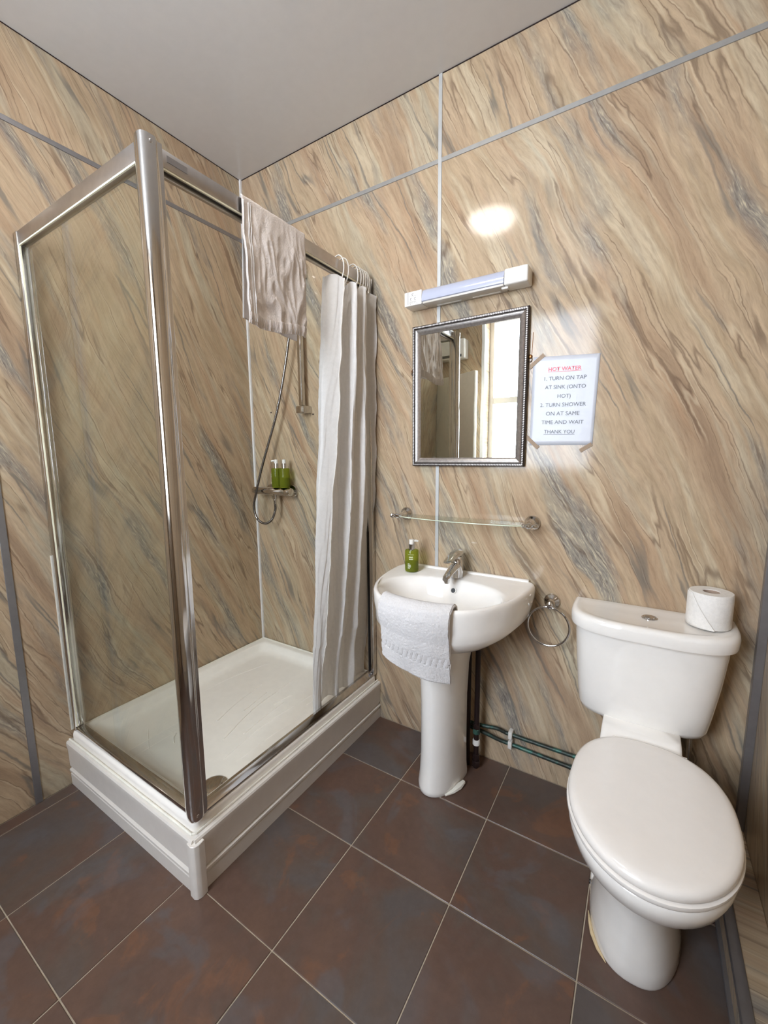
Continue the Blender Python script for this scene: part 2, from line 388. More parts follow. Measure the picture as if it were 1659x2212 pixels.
# front wall behind the camera, with the window opening
WX0, WX1, WZ0, WZ1 = 0.45, 1.45, 1.08, 2.64
bm = bmesh.new(); yf, yb = -ROOM_D, -ROOM_D - 0.30
abox(bm, -0.1, WX0, yb, yf, -0.02, ROOM_H + 0.05); abox(bm, WX1, ROOM_W + 0.1, yb, yf, -0.02, ROOM_H + 0.05)
abox(bm, WX0, WX1, yb, yf, -0.02, WZ0); abox(bm, WX0, WX1, yb, yf, WZ1, ROOM_H + 0.05)
struct(frombm('wall_front', bm, 'marble_back'), 'front wall behind the camera with the deep window opening')
struct(box('ceiling', -0.1, ROOM_W + 0.1, -ROOM_D - 0.1, 0.1, ROOM_H, ROOM_H + 0.06, 'ceiling'), 'glossy pale ceiling board')

fl = struct(box('floor', -0.1, ROOM_W + 0.1, -ROOM_D - 0.1, 0.1, -0.06, -0.0025, 'grout'), 'brown slate-look tiled floor with pale grout lines')
XS = [0.0, 0.056, 0.404, 0.748, 1.110, 1.462, 1.800, 2.150, 2.20]
YS = [0.0, -0.299, -0.632, -0.982, -1.322, -1.665, -2.01, -2.355, -2.50]
for i in range(len(XS) - 1):
    for j in range(len(YS) - 1):
        x0, x1, y1, y0 = XS[i] + 0.0017, XS[i + 1] - 0.0017, YS[j] - 0.0017, YS[j + 1] + 0.0017
        box('floor_tile', x0, x1, y0, y1, -0.008, random.uniform(-0.0004, 0.0004), 'tile', fl, 0.0012, 1)

# joint strips
tn = [0]
def trim(x0, x1, y0, y1, z0, z1, mat, label):
    tn[0] += 1
    return struct(box('trim_%d' % tn[0], x0, x1, y0, y1, z0, z1, mat, None, 0.0008, 1), label)
trim(TRIM_X - 0.0075, TRIM_X + 0.0075, -0.0035, 0.004, 0, ROOM_H, 'trim_light', 'pale vertical joint strip on back wall behind the mirror')
trim(0.012, ROOM_W, -0.003, 0.004, SEAM - 0.008, SEAM + 0.008, 'trim_mid', 'grey horizontal joint strip across the top of the back wall')
trim(-0.004, 0.0035, TRIM_Y - 0.011, TRIM_Y + 0.011, 0, ROOM_H, 'trim_alu', 'grey vertical joint strip on left wall outside the shower')
trim(-0.004, 0.003, -ROOM_D, -0.012, SEAM - 0.009, SEAM + 0.009, 'trim_alu', 'grey horizontal joint strip across the top of the left wall')
trim(0.0, 0.011, -0.011, 0.0, 0.22, ROOM_H, 'trim_white', 'white vertical corner strip inside the shower corner')
trim(ROOM_W - 0.022, ROOM_W, -0.022, 0.0, 0.10, ROOM_H, 'trim_alu', 'grey vertical corner strip right of the toilet')
trim(0.0, ROOM_W, -0.003, 0.0, ROOM_H - 0.003, ROOM_H, 'dark_pipe', 'thin dark line where back wall meets ceiling')
trim(0.0, 0.003, -ROOM_D, -0.003, ROOM_H - 0.003, ROOM_H, 'dark_pipe', 'thin dark line where left wall meets ceiling')
# boxed skirting along the right wall
bb = struct(box('baseboard_right', 2.115, ROOM_W, -ROOM_D, 0.0, 0.0, 0.100, 'marble_right', None, 0.002, 1), 'low marble-effect pipe boxing along the right wall')
box('edge_strip', 2.106, 2.117, -ROOM_D, 0.0, 0.002, 0.016, 'trim_alu', bb, 0.001, 1)
box('edge_strip', 2.110, 2.134, -ROOM_D, 0.0, 0.084, 0.104, 'trim_alu', bb, 0.003, 2)

# window and door behind the camera (seen in the mirror)
wn = thing('window_1', 'white sash window in a deep opening in the front wall', 'window', (0.92, -2.72, WZ0)); wn['kind'] = 'structure'; del wn['category']
yw0, yw1 = -2.76, -2.70
for x0, x1 in ((WX0, WX0 + 0.045), (WX1 - 0.045, WX1)): box('frame_side', x0, x1, yw0, yw1, WZ0, WZ1, 'white_plastic', wn, 0.004)
for z0, z1 in ((WZ0, WZ0 + 0.07), (1.79, 1.85), (WZ1 - 0.06, WZ1)): box('frame_rail', WX0 + 0.045, WX1 - 0.045, yw0, yw1, z0, z1, 'white_plastic', wn, 0.004)
for z0, z1 in ((WZ0 + 0.07, 1.79), (1.85, WZ1 - 0.06)): box('pane', WX0 + 0.045, WX1 - 0.045, -2.733, -2.729, z0, z1, 'window_glass', wn)
box('window_sill', WX0 - 0.03, WX1 + 0.03, -2.70, -2.45, WZ0 - 0.03, WZ0 + 0.002, 'white_plastic', wn, 0.004)
for x0, x1 in ((WX0 - 0.012, WX0 + 0.02), (WX1 - 0.02, WX1 + 0.012)): box('architrave', x0, x1, -2.505, -2.488, WZ0, WZ1 + 0.02, 'trim_white', wn, 0.003)

d1 = thing('door_1', 'off-white door standing ajar beside the window, seen in the mirror', 'door', (0.0, -2.42, 0.0)); d1['kind'] = 'structure'; del d1['category']
dv = Vector((0.478, 0.215, 0)).normalized(); dn = Vector((-dv.y, dv.x, 0))
bm = bmesh.new(); abox(bm, 0.012, 0.535, -0.02, 0.02, 0.008, 2.045, 0.004)
for v in bm.verts: v.co = Vector((0.0, -2.43, v.co.z)) + dv * v.co.x + dn * v.co.y
frombm('door_leaf', bm, 'door', d1)
lathe('door_handle', [(0.0, 0), (0.026, 0), (0.026, 0.006), (0.009, 0.010), (0.009, 0.035), (0.022, 0.045), (0.026, 0.058), (0.018, 0.068), (0.0, 0.070)], Vector((0.0, -2.43, 1.0)) + dv * 0.47 + dn * 0.0202, 'chrome', d1, dn)
fh = thing('fan_heater', 'white wall fan heater high on the front wall, seen in the mirror', 'heater', (0.16, -2.5, 2.24))
box('casing', 0.03, 0.30, -2.50, -2.39, 2.22, 2.40, 'white_plastic', fh, 0.012, 3)
box('outlet', 0.06, 0.27, -2.392, -2.386, 2.235, 2.258, 'black', fh)

# lit ceiling lamp above the camera's view, mirrored in the glossy back wall
cl = thing('ceiling_lamp', 'round lit opal ceiling lamp, mirrored as a bright oval on the wall', 'lamp', (0.99, -1.02, ROOM_H))
lathe('base', [(0.0, 0), (0.14, 0), (0.14, -0.02), (0.0, -0.02)], (0.99, -1.02, ROOM_H), 'white_plastic', cl)
lathe('diffuser', [(0.135, -0.02)] + [(0.135 * math.cos(a), -0.02 - 0.055 * math.sin(a)) for a in (0.2, 0.4, 0.6, 0.8, 1.0, 1.2, 1.4)] + [(0, -0.075)], (0.99, -1.02, ROOM_H), 'lamp', cl, angle=80)

# ------------------------------------------------------------------ shower tray
st = thing('shower_tray', 'cream white raised shower tray with ribbed floor and panelled sides', 'shower tray', (0.41, -0.5, 0))
TX, TY, TZ = 0.803, -0.988, 0.222
rings = [rrect(0.001, TX, TY, -0.001, 0.020, 0.170), rrect(0.001, TX, TY, -0.001, 0.020, 0.208), rrect(0.001, TX - 0.003, TY + 0.003, -0.001, 0.020, 0.217), rrect(0.001, TX - 0.010, TY + 0.010, -0.001, 0.020, TZ),
         rrect(0.032, TX - 0.048, TY + 0.048, -0.032, 0.035, TZ), rrect(0.042, TX - 0.056, TY + 0.056, -0.042, 0.045, TZ - 0.006), rrect(0.052, TX - 0.064, TY + 0.064, -0.052, 0.055, TZ - 0.028),
         rrect(0.064, TX - 0.074, TY + 0.074, -0.064, 0.065, TZ - 0.040), rrect(0.090, TX - 0.10, TY + 0.10, -0.09, 0.07, TZ - 0.046), rrect(0.30, 0.52, -0.7, -0.3, 0.05, TZ - 0.050)]
loft('tray_basin', rings, 'acrylic', st, True, True, 50)
def profile_panel(name, horizontal, a, b, pos):
    # outline of the panel in (out, z): lip, face, two grooves, foot
    prof = [(-0.02, 0.0), (0.0, 0.0), (0.0, 0.046), (-0.006, 0.049), (-0.006, 0.054), (0.003, 0.058), (0.003, 0.066), (-0.006, 0.070), (-0.006, 0.075), (0.0, 0.080), (0.001, 0.150), (0.004, 0.166), (0.004, 0.180), (0.001, 0.186), (-0.02, 0.188)]
    rings = []
    for t in (a, b): rings.append([Vector((pos + o, t, z)) if horizontal == 'y' else Vector((t, pos - o, z)) for o, z in prof])
    return loft(name, rings, 'panelpvc', st, True, True, 25)
profile_panel('side_panel', 'y', -1.000, -0.001, 0.822)
profile_panel('end_panel', 'x', 0.001, 0.818, -1.004)
bm = bmesh.new()
sec = [(0.0, 0.0), (0.014, 0.002), (0.019, 0.008), (0.021, 0.016), (0.021, 0.030), (0.0, 0.030), (-0.018, 0.022), (-0.018, 0.002)]
sec = [(0.800, -1.012), (0.822, -1.014), (0.832, -1.008), (0.836, -0.995), (0.834, -0.976), (0.816, -0.976), (0.800, -0.990)]
aloft(bm, [[Vector((x, y, z)) for x, y in sec] for z in (0.0, 0.176)]); bmesh.ops.bevel(bm, geom=[e for e in bm.edges], offset=0.0015, segments=1, affect='EDGES')
frombm('corner_trim', bm, 'panelpvc', st)
bm = bmesh.new()
for path in ([(0.006, -0.96, TZ + 0.001), (0.006, -0.006, TZ + 0.001), (0.795, -0.006, TZ + 0.001)], [(0.808, -0.002, 0.19), (0.808, -0.985, 0.19), (0.80, -0.995, 0.19), (0.003, -0.995, 0.19)]):
    atube(bm, [Vector(a).lerp(Vector(b), k / 12) + Vector((nz(k * 3.1 + i), nz(k * 2.3 + 9), nz(k * 1.7 + 4))) * 0.0008 for i, (a, b) in enumerate(zip(path, path[1:])) for k in range(13)], 0.0042, 6)
frombm('sealant_bead', bm, 'silicone', st)
zf = TZ - 0.0492
for L in ([(.194, -.147), (.146, -.335), (.136, -.502)], [(.323, -.305), (.342, -.455), (.382, -.604)], [(.428, -.187), (.444, -.448), (.504, -.664)], [(.396, -.344), (.410, -.42), (.421, -.497)], [(.601, -.23), (.575, -.518), (.600, -.737)], [(.676, -.359), (.655, -.554), (.655, -.701)],
          [(.516, -.291), (.508, -.34), (.503, -.394)], [(.640, -.24), (.636, -.28), (.632, -.32)], [(.525, -.36), (.53, -.45), (.548, -.60)], [(.182, -.788), (.322, -.856), (.412, -.870), (.513, -.872)], [(.308, -.741), (.33, -.765), (.358, -.781)]):
    tube('rib', catmull([(x, y, zf) for x, y in L], 8), 0.0030, 'acrylic', st, 6)
dr = lathe('drain_cover', [(0.0, 0.0), (0.045, 0.0), (0.045, 0.004), (0.036, 0.009), (0.012, 0.011), (0.0, 0.011)], (0.683, -0.835, TZ - 0.047), 'chrome', st)

# ------------------------------------------------------------------ shower enclosure
se = thing('shower_enclosure', 'chrome framed shower enclosure with clear glass end panel and open front', 'shower enclosure', (0.79, -0.97, 0.222))
ZT = 2.045
# corner post: soft convex chrome face toward the room with a narrow stepped jamb behind it
sec = [(0.770, -0.980), (0.790, -0.990), (0.808, -0.9925), (0.817, -0.990), (0.8225, -0.984), (0.8248, -0.974), (0.8248, -0.960), (0.8225, -0.9555), (0.817, -0.952), (0.8145, -0.946), (0.814, -0.938), (0.810, -0.935), (0.774, -0.935), (0.770, -0.95)]
sec = catmull([Vector((x, y, 0)) for x, y in sec] + [Vector((sec[0][0], sec[0][1], 0))], 3)[:-1]
cx = sum(p.x for p in sec) / len(sec); cy = sum(p.y for p in sec) / len(sec)
def ps(z, s=1.0): return [Vector((cx + (p.x - cx) * s, cy + (p.y - cy) * s - 0.010 * (ZT - z) / 1.8, z)) for p in sec]
loft('corner_post', [ps(TZ + 0.012, 0.80), ps(TZ + 0.016, 0.90), ps(TZ + 0.028, 0.97), ps(TZ + 0.05, 1.0), ps(ZT - 0.002), ps(ZT, 0.985)], 'chrome', se, True, True, 30)
lathe('fixing_screw', [(0.0, 0), (0.0045, 0), (0.0045, 0.002), (0.003, 0.0035), (0.0, 0.0035)], (0.8235, -0.970, ZT - 0.016), 'brushed', se, 'x', 12)
lathe('fixing_screw', [(0.0, 0), (0.0045, 0), (0.0045, 0.002), (0.003, 0.0035), (0.0, 0.0035)], (0.822, -0.984, TZ + 0.034), 'chrome_sharp', se, 'x', 12)
tr = box('top_rail', 0.772, 0.802, -0.935, -0.001, ZT - 0.042, ZT, 'brushed', se, 0.002)
box('seal_strip', 0.7955, 0.8005, -0.935, -0.02, ZT - 0.0465, ZT - 0.042, 'seal', tr)
box('inner_channel', 0.776, 0.788, -0.935, -0.02, ZT - 0.056, ZT - 0.042, 'brushed', tr, 0.001, 1)
box('badge', 0.8015, 0.8032, -0.918, -0.862, ZT - 0.026, ZT - 0.010, 'trim_alu', tr, 0.0006, 1)
sr = box('top_rail', 0.028, 0.774, -0.978, -0.950, ZT - 0.042, ZT, 'brushed', se, 0.002)
box('seal_strip', 0.03, 0.774, -0.9775, -0.9735, ZT - 0.0465, ZT - 0.042, 'seal', sr)
wp = box('wall_profile', 0.001, 0.028, -0.982, -0.946, TZ + 0.001, ZT, 'chrome', se, 0.004, 2)
box('seal_strip', 0.028, 0.033, -0.9765, -0.9725, TZ + 0.02, ZT - 0.045, 'seal', wp)
box('silicone_bead', 0.001, 0.0045, -0.9865, -0.982, TZ + 0.002, 0.93, 'silicone', wp)
wp2 = box('wall_profile', 0.770, 0.806, -0.030, -0.001, TZ + 0.001, ZT, 'chrome', se, 0.004, 2)
box('seal_strip', 0.780, 0.786, -0.036, -0.030, TZ + 0.02, ZT - 0.045, 'black', wp2)
bm = bmesh.new()
prof = [(0.768, TZ + 0.001), (0.768, TZ + 0.020), (0.774, TZ + 0.024), (0.784, TZ + 0.024), (0.790, TZ + 0.014), (0.800, TZ + 0.006), (0.800, TZ + 0.001)]
aloft(bm, [[Vector((x, y, z)) for x, z in prof] for y in (-0.945, -0.002)])
br = frombm('bottom_rail', bm, 'chrome', se, True, 25)
box('end_cap', 0.785, 0.801, -0.052, -0.032, TZ + 0.004, TZ + 0.016, 'trim_alu', br, 0.001, 1)
br2 = box('bottom_rail', 0.028, 0.776, -0.980, -0.950, TZ + 0.001, TZ + 0.018, 'chrome', se, 0.003, 2)
gp = box('glass_panel', 0.030, 0.774, -0.967, -0.961, TZ + 0.016, ZT - 0.040, 'shower_glass', se)
box('glass_edge', 0.7735, 0.7765, -0.9675, -0.9605, TZ + 0.02, ZT - 0.045, 'glass_edge', gp)

# ------------------------------------------------------------------ shower valve, hose, rail
sv = thing('shower_valve', 'chrome bar shower valve with hose looping below, rail and handset', 'shower', (0.21, 0.0, 1.108))
bar = lathe('valve_bar', [(0.0, -0.150), (0.013, -0.150), (0.018, -0.146), (0.0205, -0.13), (0.0205, -0.105), (0.0195, -0.10), (0.0205, -0.095), (0.0205, 0.085), (0.0185, 0.088), (0.0185, 0.092), (0.0215, 0.095), (0.0215, 0.122), (0.019, 0.128), (0.008, 0.1295), (0.0, 0.1295)], (0.205, -0.062, 1.106), 'chrome', sv, 'x')
for x in (0.13, 0.29):
    lathe('wall_rose', [(0.0, 0), (0.034, 0), (0.034, 0.006), (0.030, 0.012), (0.016, 0.016), (0.016, 0.058), (0.0, 0.058)], (x, 0.0, 1.106), 'chrome', sv, '-y')
lathe('hose_union', [(0.0, 0), (0.010, 0), (0.010, -0.006), (0.0125, -0.008), (0.0125, -0.022), (0.009, -0.026), (0.008, -0.05), (0, -0.05)], (0.213, -0.062, 1.088), 'chrome_sharp', sv)
hp = catmull([(0.213, -0.062, 1.045), (0.214, -0.064, 1.005), (0.196, -0.075, 0.955), (0.160, -0.09, 0.934), (0.115, -0.10, 0.957), (0.098, -0.105, 1.02), (0.118, -0.10, 1.105), (0.152, -0.088, 1.225), (0.196, -0.075, 1.35), (0.250, -0.065, 1.49), (0.300, -0.062, 1.64), (0.350, -0.062, 1.82), (0.395, -0.075, 1.99), (0.412, -0.095, 2.08)], 34)
rs = [0.0068 if i % 2 else 0.0058 for i in range(len(hp))]
tube('hose', hp, rs, 'hose', sv, 8)
rr = box('riser_rail', 0.399, 0.423, -0.052, -0.034, 1.535, 2.16, 'chrome', sv, 0.002)
for z in (1.515, 2.145): box('rail_bracket', 0.386, 0.436, -0.060, -0.001, z - 0.017, z + 0.017, 'chrome', sv, 0.0015)
box('slider', 0.392, 0.430, -0.085, -0.030, 2.055, 2.095, 'chrome', sv, 0.006)
hs = lathe('handset', [(0.0, -0.10), (0.010, -0.10), (0.012, -0.02), (0.013, 0.06), (0.018, 0.09), (0.046, 0.105), (0.048, 0.118), (0.04, 0.125), (0, 0.126)], (0.412, -0.09, 2.10), 'chrome', sv, (0.05, -0.75, 0.66))
for x, z in ((0.148, 1.52), (0.443, 1.494)):
    tag(lathe('screw_hole', [(0.0, 0.0), (0.0042, 0.0), (0.0042, 0.0012), (0.0024, 0.0016), (0.0, 0.0010)], (x, 0, z), 'dark_pipe', None, '-y', 12), 'tiny dark old screw plug in the wall ' + ('left of the shower hose' if x < 0.3 else 'just below the shower rail bracket'), 'screw plug')

def bottle(name, label, cat, loc, r, hb, group=None, level=0.5, dark=False):
    t = thing(name, label, cat, loc, group); x, y, z = loc
    b = lathe('bottle_body', [(0.0, 0.0), (r * 0.92, 0.0), (r, 0.004), (r, hb - 0.005), (r * 0.93, hb - 0.0005), (r * 0.45, hb), (0.0, hb)], (x, y, z), 'bottle', t, seg=32, angle=30)
    lathe('soap', [(0.0, 0.003), (r * 0.9, 0.003), (r * 0.95, 0.007), (r * 0.95, hb * level), (0.0, hb * level)], (x, y, z), 'soap', t, seg=32, angle=30)
    lathe('collar', [(0.0, hb), (r * 0.46, hb), (r * 0.46, hb + 0.024), (r * 0.40, hb + 0.025), (0.0, hb + 0.025)], (x, y, z), 'chrome_sharp', t, seg=24)
    return t
def pump_top(t, loc, r, hb, ang):
    x, y, z = loc
    bm = bmesh.new(); alathe(bm, [(0.0, hb + 0.025), (r * 0.38, hb + 0.025), (r * 0.38, hb + 0.034), (r * 0.36, hb + 0.044), (0.0, hb + 0.045)], (x, y, z), 'z', 20)
    d = Vector((math.cos(ang), math.sin(ang), 0)); p = Vector((x, y, z + hb + 0.038))
    atube(bm, [p, p + d * r * 0.55, p + d * r * 0.95 - Vector((0, 0, 0.002))], [0.0055, 0.005, 0.004], 10)
    frombm('pump_head', bm, 'white_plastic', t)
for i, (bx, by) in enumerate(((0.236, -0.064), (0.291, -0.062))):
    z = 1.1278; t = bottle('shower_bottle', ('left' if i == 0 else 'right') + ' green pump bottle of the pair standing on the shower valve', 'bottle', (bx, by, z), 0.0265, 0.100, 'green bottles on the shower valve', 0.95 if i == 0 else 0.5)
    pump_top(t, (bx, by, z), 0.0265, 0.100, PI + 0.6 if i == 0 else 2.2)
    if i == 0:
        for zz, w in ((0.068, 0.012), (0.058, 0.009), (0.024, 0.006)):
            bmm = bmesh.new()
            for s in range(4):
                a = -2.75 + s * 0.1; abox(bmm, -0.0009, 0.0009, -0.0002, 0.0002, -0.0035, 0.0035)
                for v in bmm.verts[-8:]: v.co = Vector((bx + math.cos(a) * 0.0268 + v.co.y, by + math.sin(a) * 0.0268 + v.co.x, z + zz + v.co.z))
            frombm('print', bmm, 'white_ink', t, False)['kind'] = 'stuff'

# ------------------------------------------------------------------ shower curtain
sc = thing('shower_curtain', 'white shower curtain bunched on rings at the wall end of the rail', 'curtain', (0.77, -0.18, 0.2))
KP = {1.975: [(.835, -.235), (.772, -.283), (.742, -.232), (.752, -.165), (.842, -.176), (.800, -.118), (.846, -.110), (.785, -.060), (.834, -.012)],
      1.100: [(.815, -.318), (.765, -.358), (.735, -.285), (.748, -.205), (.830, -.218), (.778, -.152), (.834, -.128), (.770, -.072), (.810, -.014)],
      0.205: [(.762, -.362), (.750, -.402), (.706, -.345), (.702, -.245), (.757, -.252), (.708, -.170), (.758, -.140), (.700, -.075), (.744, -.014)]}
NU, NV = 22, 110
zs = sorted(KP)
def kp(z):
    if z > 1.1: a, b = KP[1.1], KP[1.975]; s = (z - 1.1) / 0.875; s = s
    else: a, b = KP[0.205], KP[1.1]; s = (z - 0.205) / 0.895; s = s * s * (3 - 2 * s) if z < 0.5 else s
    return [Vector((p[0] + (q[0] - p[0]) * s, p[1] + (q[1] - p[1]) * s, z)) for p, q in zip(a, b)]
rows = []
for j in range(NV + 1):
    z = 1.978 - (1.978 - 0.205) * j / NV
    z0 = max(0.205, min(1.975, z)); ring = catmull(kp(z0), NU)
    row = []
    for i, p in enumerate(ring):
        s = i / (len(ring) - 1)
        scal = 0.012 * (1 - abs(math.sin(s * 8 * PI))) * max(0, 1 - j / 4.0)      # top edge dips between the rings
        w = 0.0075 * nz(s * 20, z * 2.6, 1.7) + 0.0062 * nz(s * 44 + z * 5, z * 6.0, 4.1) + 0.0034 * (0.5 - abs(nz(s * 70 + z * 14, z * 15, 9.0)))
        row.append(Vector((p.x + w, p.y + w * 0.6, z - scal)))
    rows.append(row)
me = bpy.data.meshes.new('curtain_fabric'); n = len(rows[0])
me.from_pydata([v for r in rows for v in r], [], [(j * n + i, j * n + i + 1, (j + 1) * n + i + 1, (j + 1) * n + i) for j in range(NV) for i in range(n - 1)])
link('curtain_fabric', me, 'curtain', sc)
tube('hem_stitching', [r[0] + Vector((0.0006, -0.0006, 0)) for r in rows], 0.0022, 'white_plastic', sc, 6)
for y in (-0.222, -0.192, -0.128, -0.106, -0.088, -0.072, -0.058, -0.046):
    pts = []
    for q in range(22):
        a = 2 * PI * q / 22
        pts.append((0.789 + 0.029 * math.cos(a), y + 0.006 * math.sin(a * 1.0 + 0.6), 2.014 + (0.052 if math.sin(a) > 0 else 0.056) * math.sin(a)))
    tube('curtain_ring', pts, 0.0026, 'white_plastic', sc, 8, True)

# ------------------------------------------------------------------ bath towel over the rail
bt = thing('bath_towel', 'off-white crumpled terry towel slung over the shower rail', 'towel', (0.787, -0.565, ZT))
def towel_rail():
    nu, nv = 110, 190; V = []; Lb, Lf = 0.325, 0.352; top = 0.05
    for j in range(nv + 1):
        t = j / nv * (Lb + top + Lf)
        for i in range(nu + 1):
            u = i / nu
            fr = nz(u * 3.1, t * 2.0, 2.0); f2 = nz(u * 8 + 3, t * 5 - u * 6, 5.0); f3 = nz(u * 17, t * 16, 7.0)
            if t < Lb:
                k = (Lb - t) / Lb; x = 0.768 - 0.012 * k + 0.010 * k * fr + 0.004 * f2 * k; z = ZT + 0.004 - (Lb - t); y = -0.655 + u * 0.235 - 0.010 * k
                z -= 0.02 * u * k
            elif t < Lb + top:
                a = (t - Lb) / top; x = 0.766 + 0.043 * a; z = ZT + 0.004 + 0.010 * math.sin(a * PI) + 0.002 * f2; y = -0.655 - 0.043 * a + u * (0.235 + 0.03 * a)
            else:
                d = t - Lb - top; k = d / Lf; kk = min(1, k * 3)
                wv = 0.35 * nz(u * 3, d * 7, 12.0); cr = (0.5 - abs(nz(u * 5.0 + wv * 2.5, d * 4.0 + u * 2.0, 3.3))) * 1.0; cr2 = 0.5 - abs(nz(u * 10 - d * 9 + wv * 3, d * 11 + u * 3, 8.8))
                x = 0.813 + 0.010 * k + kk * (0.008 * fr + 0.013 * cr + 0.008 * cr2 + 0.0012 * f3 - 0.004); z = ZT + 0.004 - d; y = -0.698 + u * 0.265 - 0.022 * k * (1 - u) * 0.4 - 0.016 * k * u
                z += -0.006 * math.sin(u * 5) * k + 0.010 * k * u
            V.append((x, y, z))
    F = [(j * (nu + 1) + i, j * (nu + 1) + i + 1, (j + 1) * (nu + 1) + i + 1, (j + 1) * (nu + 1) + i) for j in range(nv) for i in range(nu)]
    me = bpy.data.meshes.new('terry_cloth'); me.from_pydata(V, [], F); o = link('terry_cloth', me, 'towel_b', bt)
    m = o.modifiers.new('thickness', 'SOLIDIFY'); m.thickness = 0.004; m.offset = 0.0
    # stitched borders and ribbed bottom hem
    def P(i, j): return Vector(V[j * (nu + 1) + i])
    bm = bmesh.new()
    for i in (1, 9, 12):
        atube(bm, [P(i, j) + Vector((0.003, 0, 0)) for j in range(int(nv * 0.54), nv + 1, 2)], 0.0019, 6)
    for i in (0, 1): atube(bm, [P(i * 2, j) + Vector((0.0, -0.001, 0)) for j in range(0, int(nv * 0.44), 2)], 0.0022, 6)
    frombm('stitched_border', bm, 'towel', bt)
    bm = bmesh.new()
    for i in range(0, nu + 1, 2):
        a, b = P(i, nv - 6), P(i, nv) + Vector((0, 0, -0.010))
        atube(bm, [a + Vector((0.003, 0, 0)), (a + b) / 2 + Vector((0.0035, 0, 0)), b], 0.0024, 6)
    frombm('ribbed_hem', bm, 'towel_b', bt)
towel_rail()

# ------------------------------------------------------------------ wash basin and pedestal
BX = 1.252
wbn = thing('wash_basin', 'white ceramic wash basin with single tap hole on the back wall', 'wash basin', (BX, -0.24, 0.62))
NA = 96; CC = Vector((BX, -0.245, 0))
def ray_super(phi, a, d, n):
    """distance from the basin centre to the D outline (straight back at y=0, curved front)"""
    dx, dy = math.cos(phi), math.sin(phi); lo, hi = 0.0, 1.0
    for _ in range(40):
        m = (lo + hi) / 2; x, y = dx * m, CC.y + dy * m
        inside = y <= -0.001 and (abs(x) / a) ** n + (max(0, -y) / d) ** n <= 1
        lo, hi = (m, hi) if inside else (lo, m)
    return lo
PH = [2 * PI * k / NA for k in range(NA)]
RO = [ray_super(p, 0.293, 0.472, 2.5) for p in PH]
for _ in range(2): RO = [(RO[k - 1] + 2 * RO[k] + RO[(k + 1) % NA]) / 4 for k in range(NA)]
def inner(p, rx, ry, n=2.3): return 1 / ((abs(math.cos(p)) / rx) ** n + (abs(math.sin(p)) / ry) ** n) ** (1 / n)
def bring(fn, z, cyo=0.0): return [Vector((CC.x + math.cos(p) * fn(k, p), min(-0.001, CC.y + cyo + math.sin(p) * fn(k, p)), z(p) if callable(z) else z)) for k, p in enumerate(PH)]
def mixr(s, rx, ry): return lambda k, p: RO[k] * s + inner(p, rx, ry, 2.0) * (1 - s)
rg = [bring(mixr(0.02, 0.06, 0.06), 0.612), bring(mixr(0.10, 0.10, 0.09), 0.614), bring(mixr(0.32, 0.12, 0.11), 0.624), bring(mixr(0.55, 0.13, 0.12), 0.642), bring(mixr(0.76, 0.15, 0.13), 0.670), bring(mixr(0.90, 0.18, 0.15), 0.696), bring(lambda k, p: RO[k] * 0.972, 0.728),
      bring(lambda k, p: RO[k] * 0.994, 0.758), bring(lambda k, p: RO[k], 0.785), bring(lambda k, p: RO[k] * 0.998, 0.797), bring(lambda k, p: RO[k] * 0.985, 0.805), bring(lambda k, p: RO[k] * 0.965, 0.8075), bring(lambda k, p: RO[k] * 0.945, 0.806)]
IY = -0.030
lip = lambda k, p, f: min(RO[k] * 0.93, inner(p, 0.232, 0.162) * f)
rg += [bring(lambda k, p: lip(k, p, 1.06), 0.802, IY), bring(lambda k, p: lip(k, p, 1.01), 0.799, IY), bring(lambda k, p: lip(k, p, 0.975), 0.791, IY), bring(lambda k, p: inner(p, 0.222, 0.150), 0.772, IY), bring(lambda k, p: inner(p, 0.205, 0.132), 0.735, IY + 0.004), bring(lambda k, p: inner(p, 0.17, 0.105, 2.0), 0.695, IY + 0.008), bring(lambda k, p: inner(p, 0.11, 0.07, 2.0), 0.672, IY + 0.012), bring(lambda k, p: inner(p, 0.03, 0.025, 2.0), 0.666, IY + 0.014)]
ob = loft('basin_bowl', rg, 'ceramic', wbn, True, True, 80)
lathe('waste', [(0, 0), (0.022, 0.0), (0.022, 0.003), (0.012, 0.004), (0, 0.002)], (BX, -0.262, 0.667), 'chrome', wbn)
ov = lathe('overflow_ring', [(0.0, 0.0), (0.0125, 0.0), (0.0125, 0.003), (0.0095, 0.0045), (0.0085, 0.001), (0.0, 0.001)], (BX + 0.003, -0.1315, 0.762), 'ceramic', wbn, (0, -0.92, 0.39), 24)
lathe('overflow_hole', [(0.0, 0.0), (0.0085, 0.0), (0.0085, 0.0022), (0.0, 0.0022)], (BX + 0.003, -0.1315, 0.762), 'black', ov, (0, -0.92, 0.39), 20)
# raised back ledge
box('back_ledge', BX - 0.262, BX + 0.262, -0.022, -0.001, 0.795, 0.8135, 'ceramic', wbn, 0.006, 3)

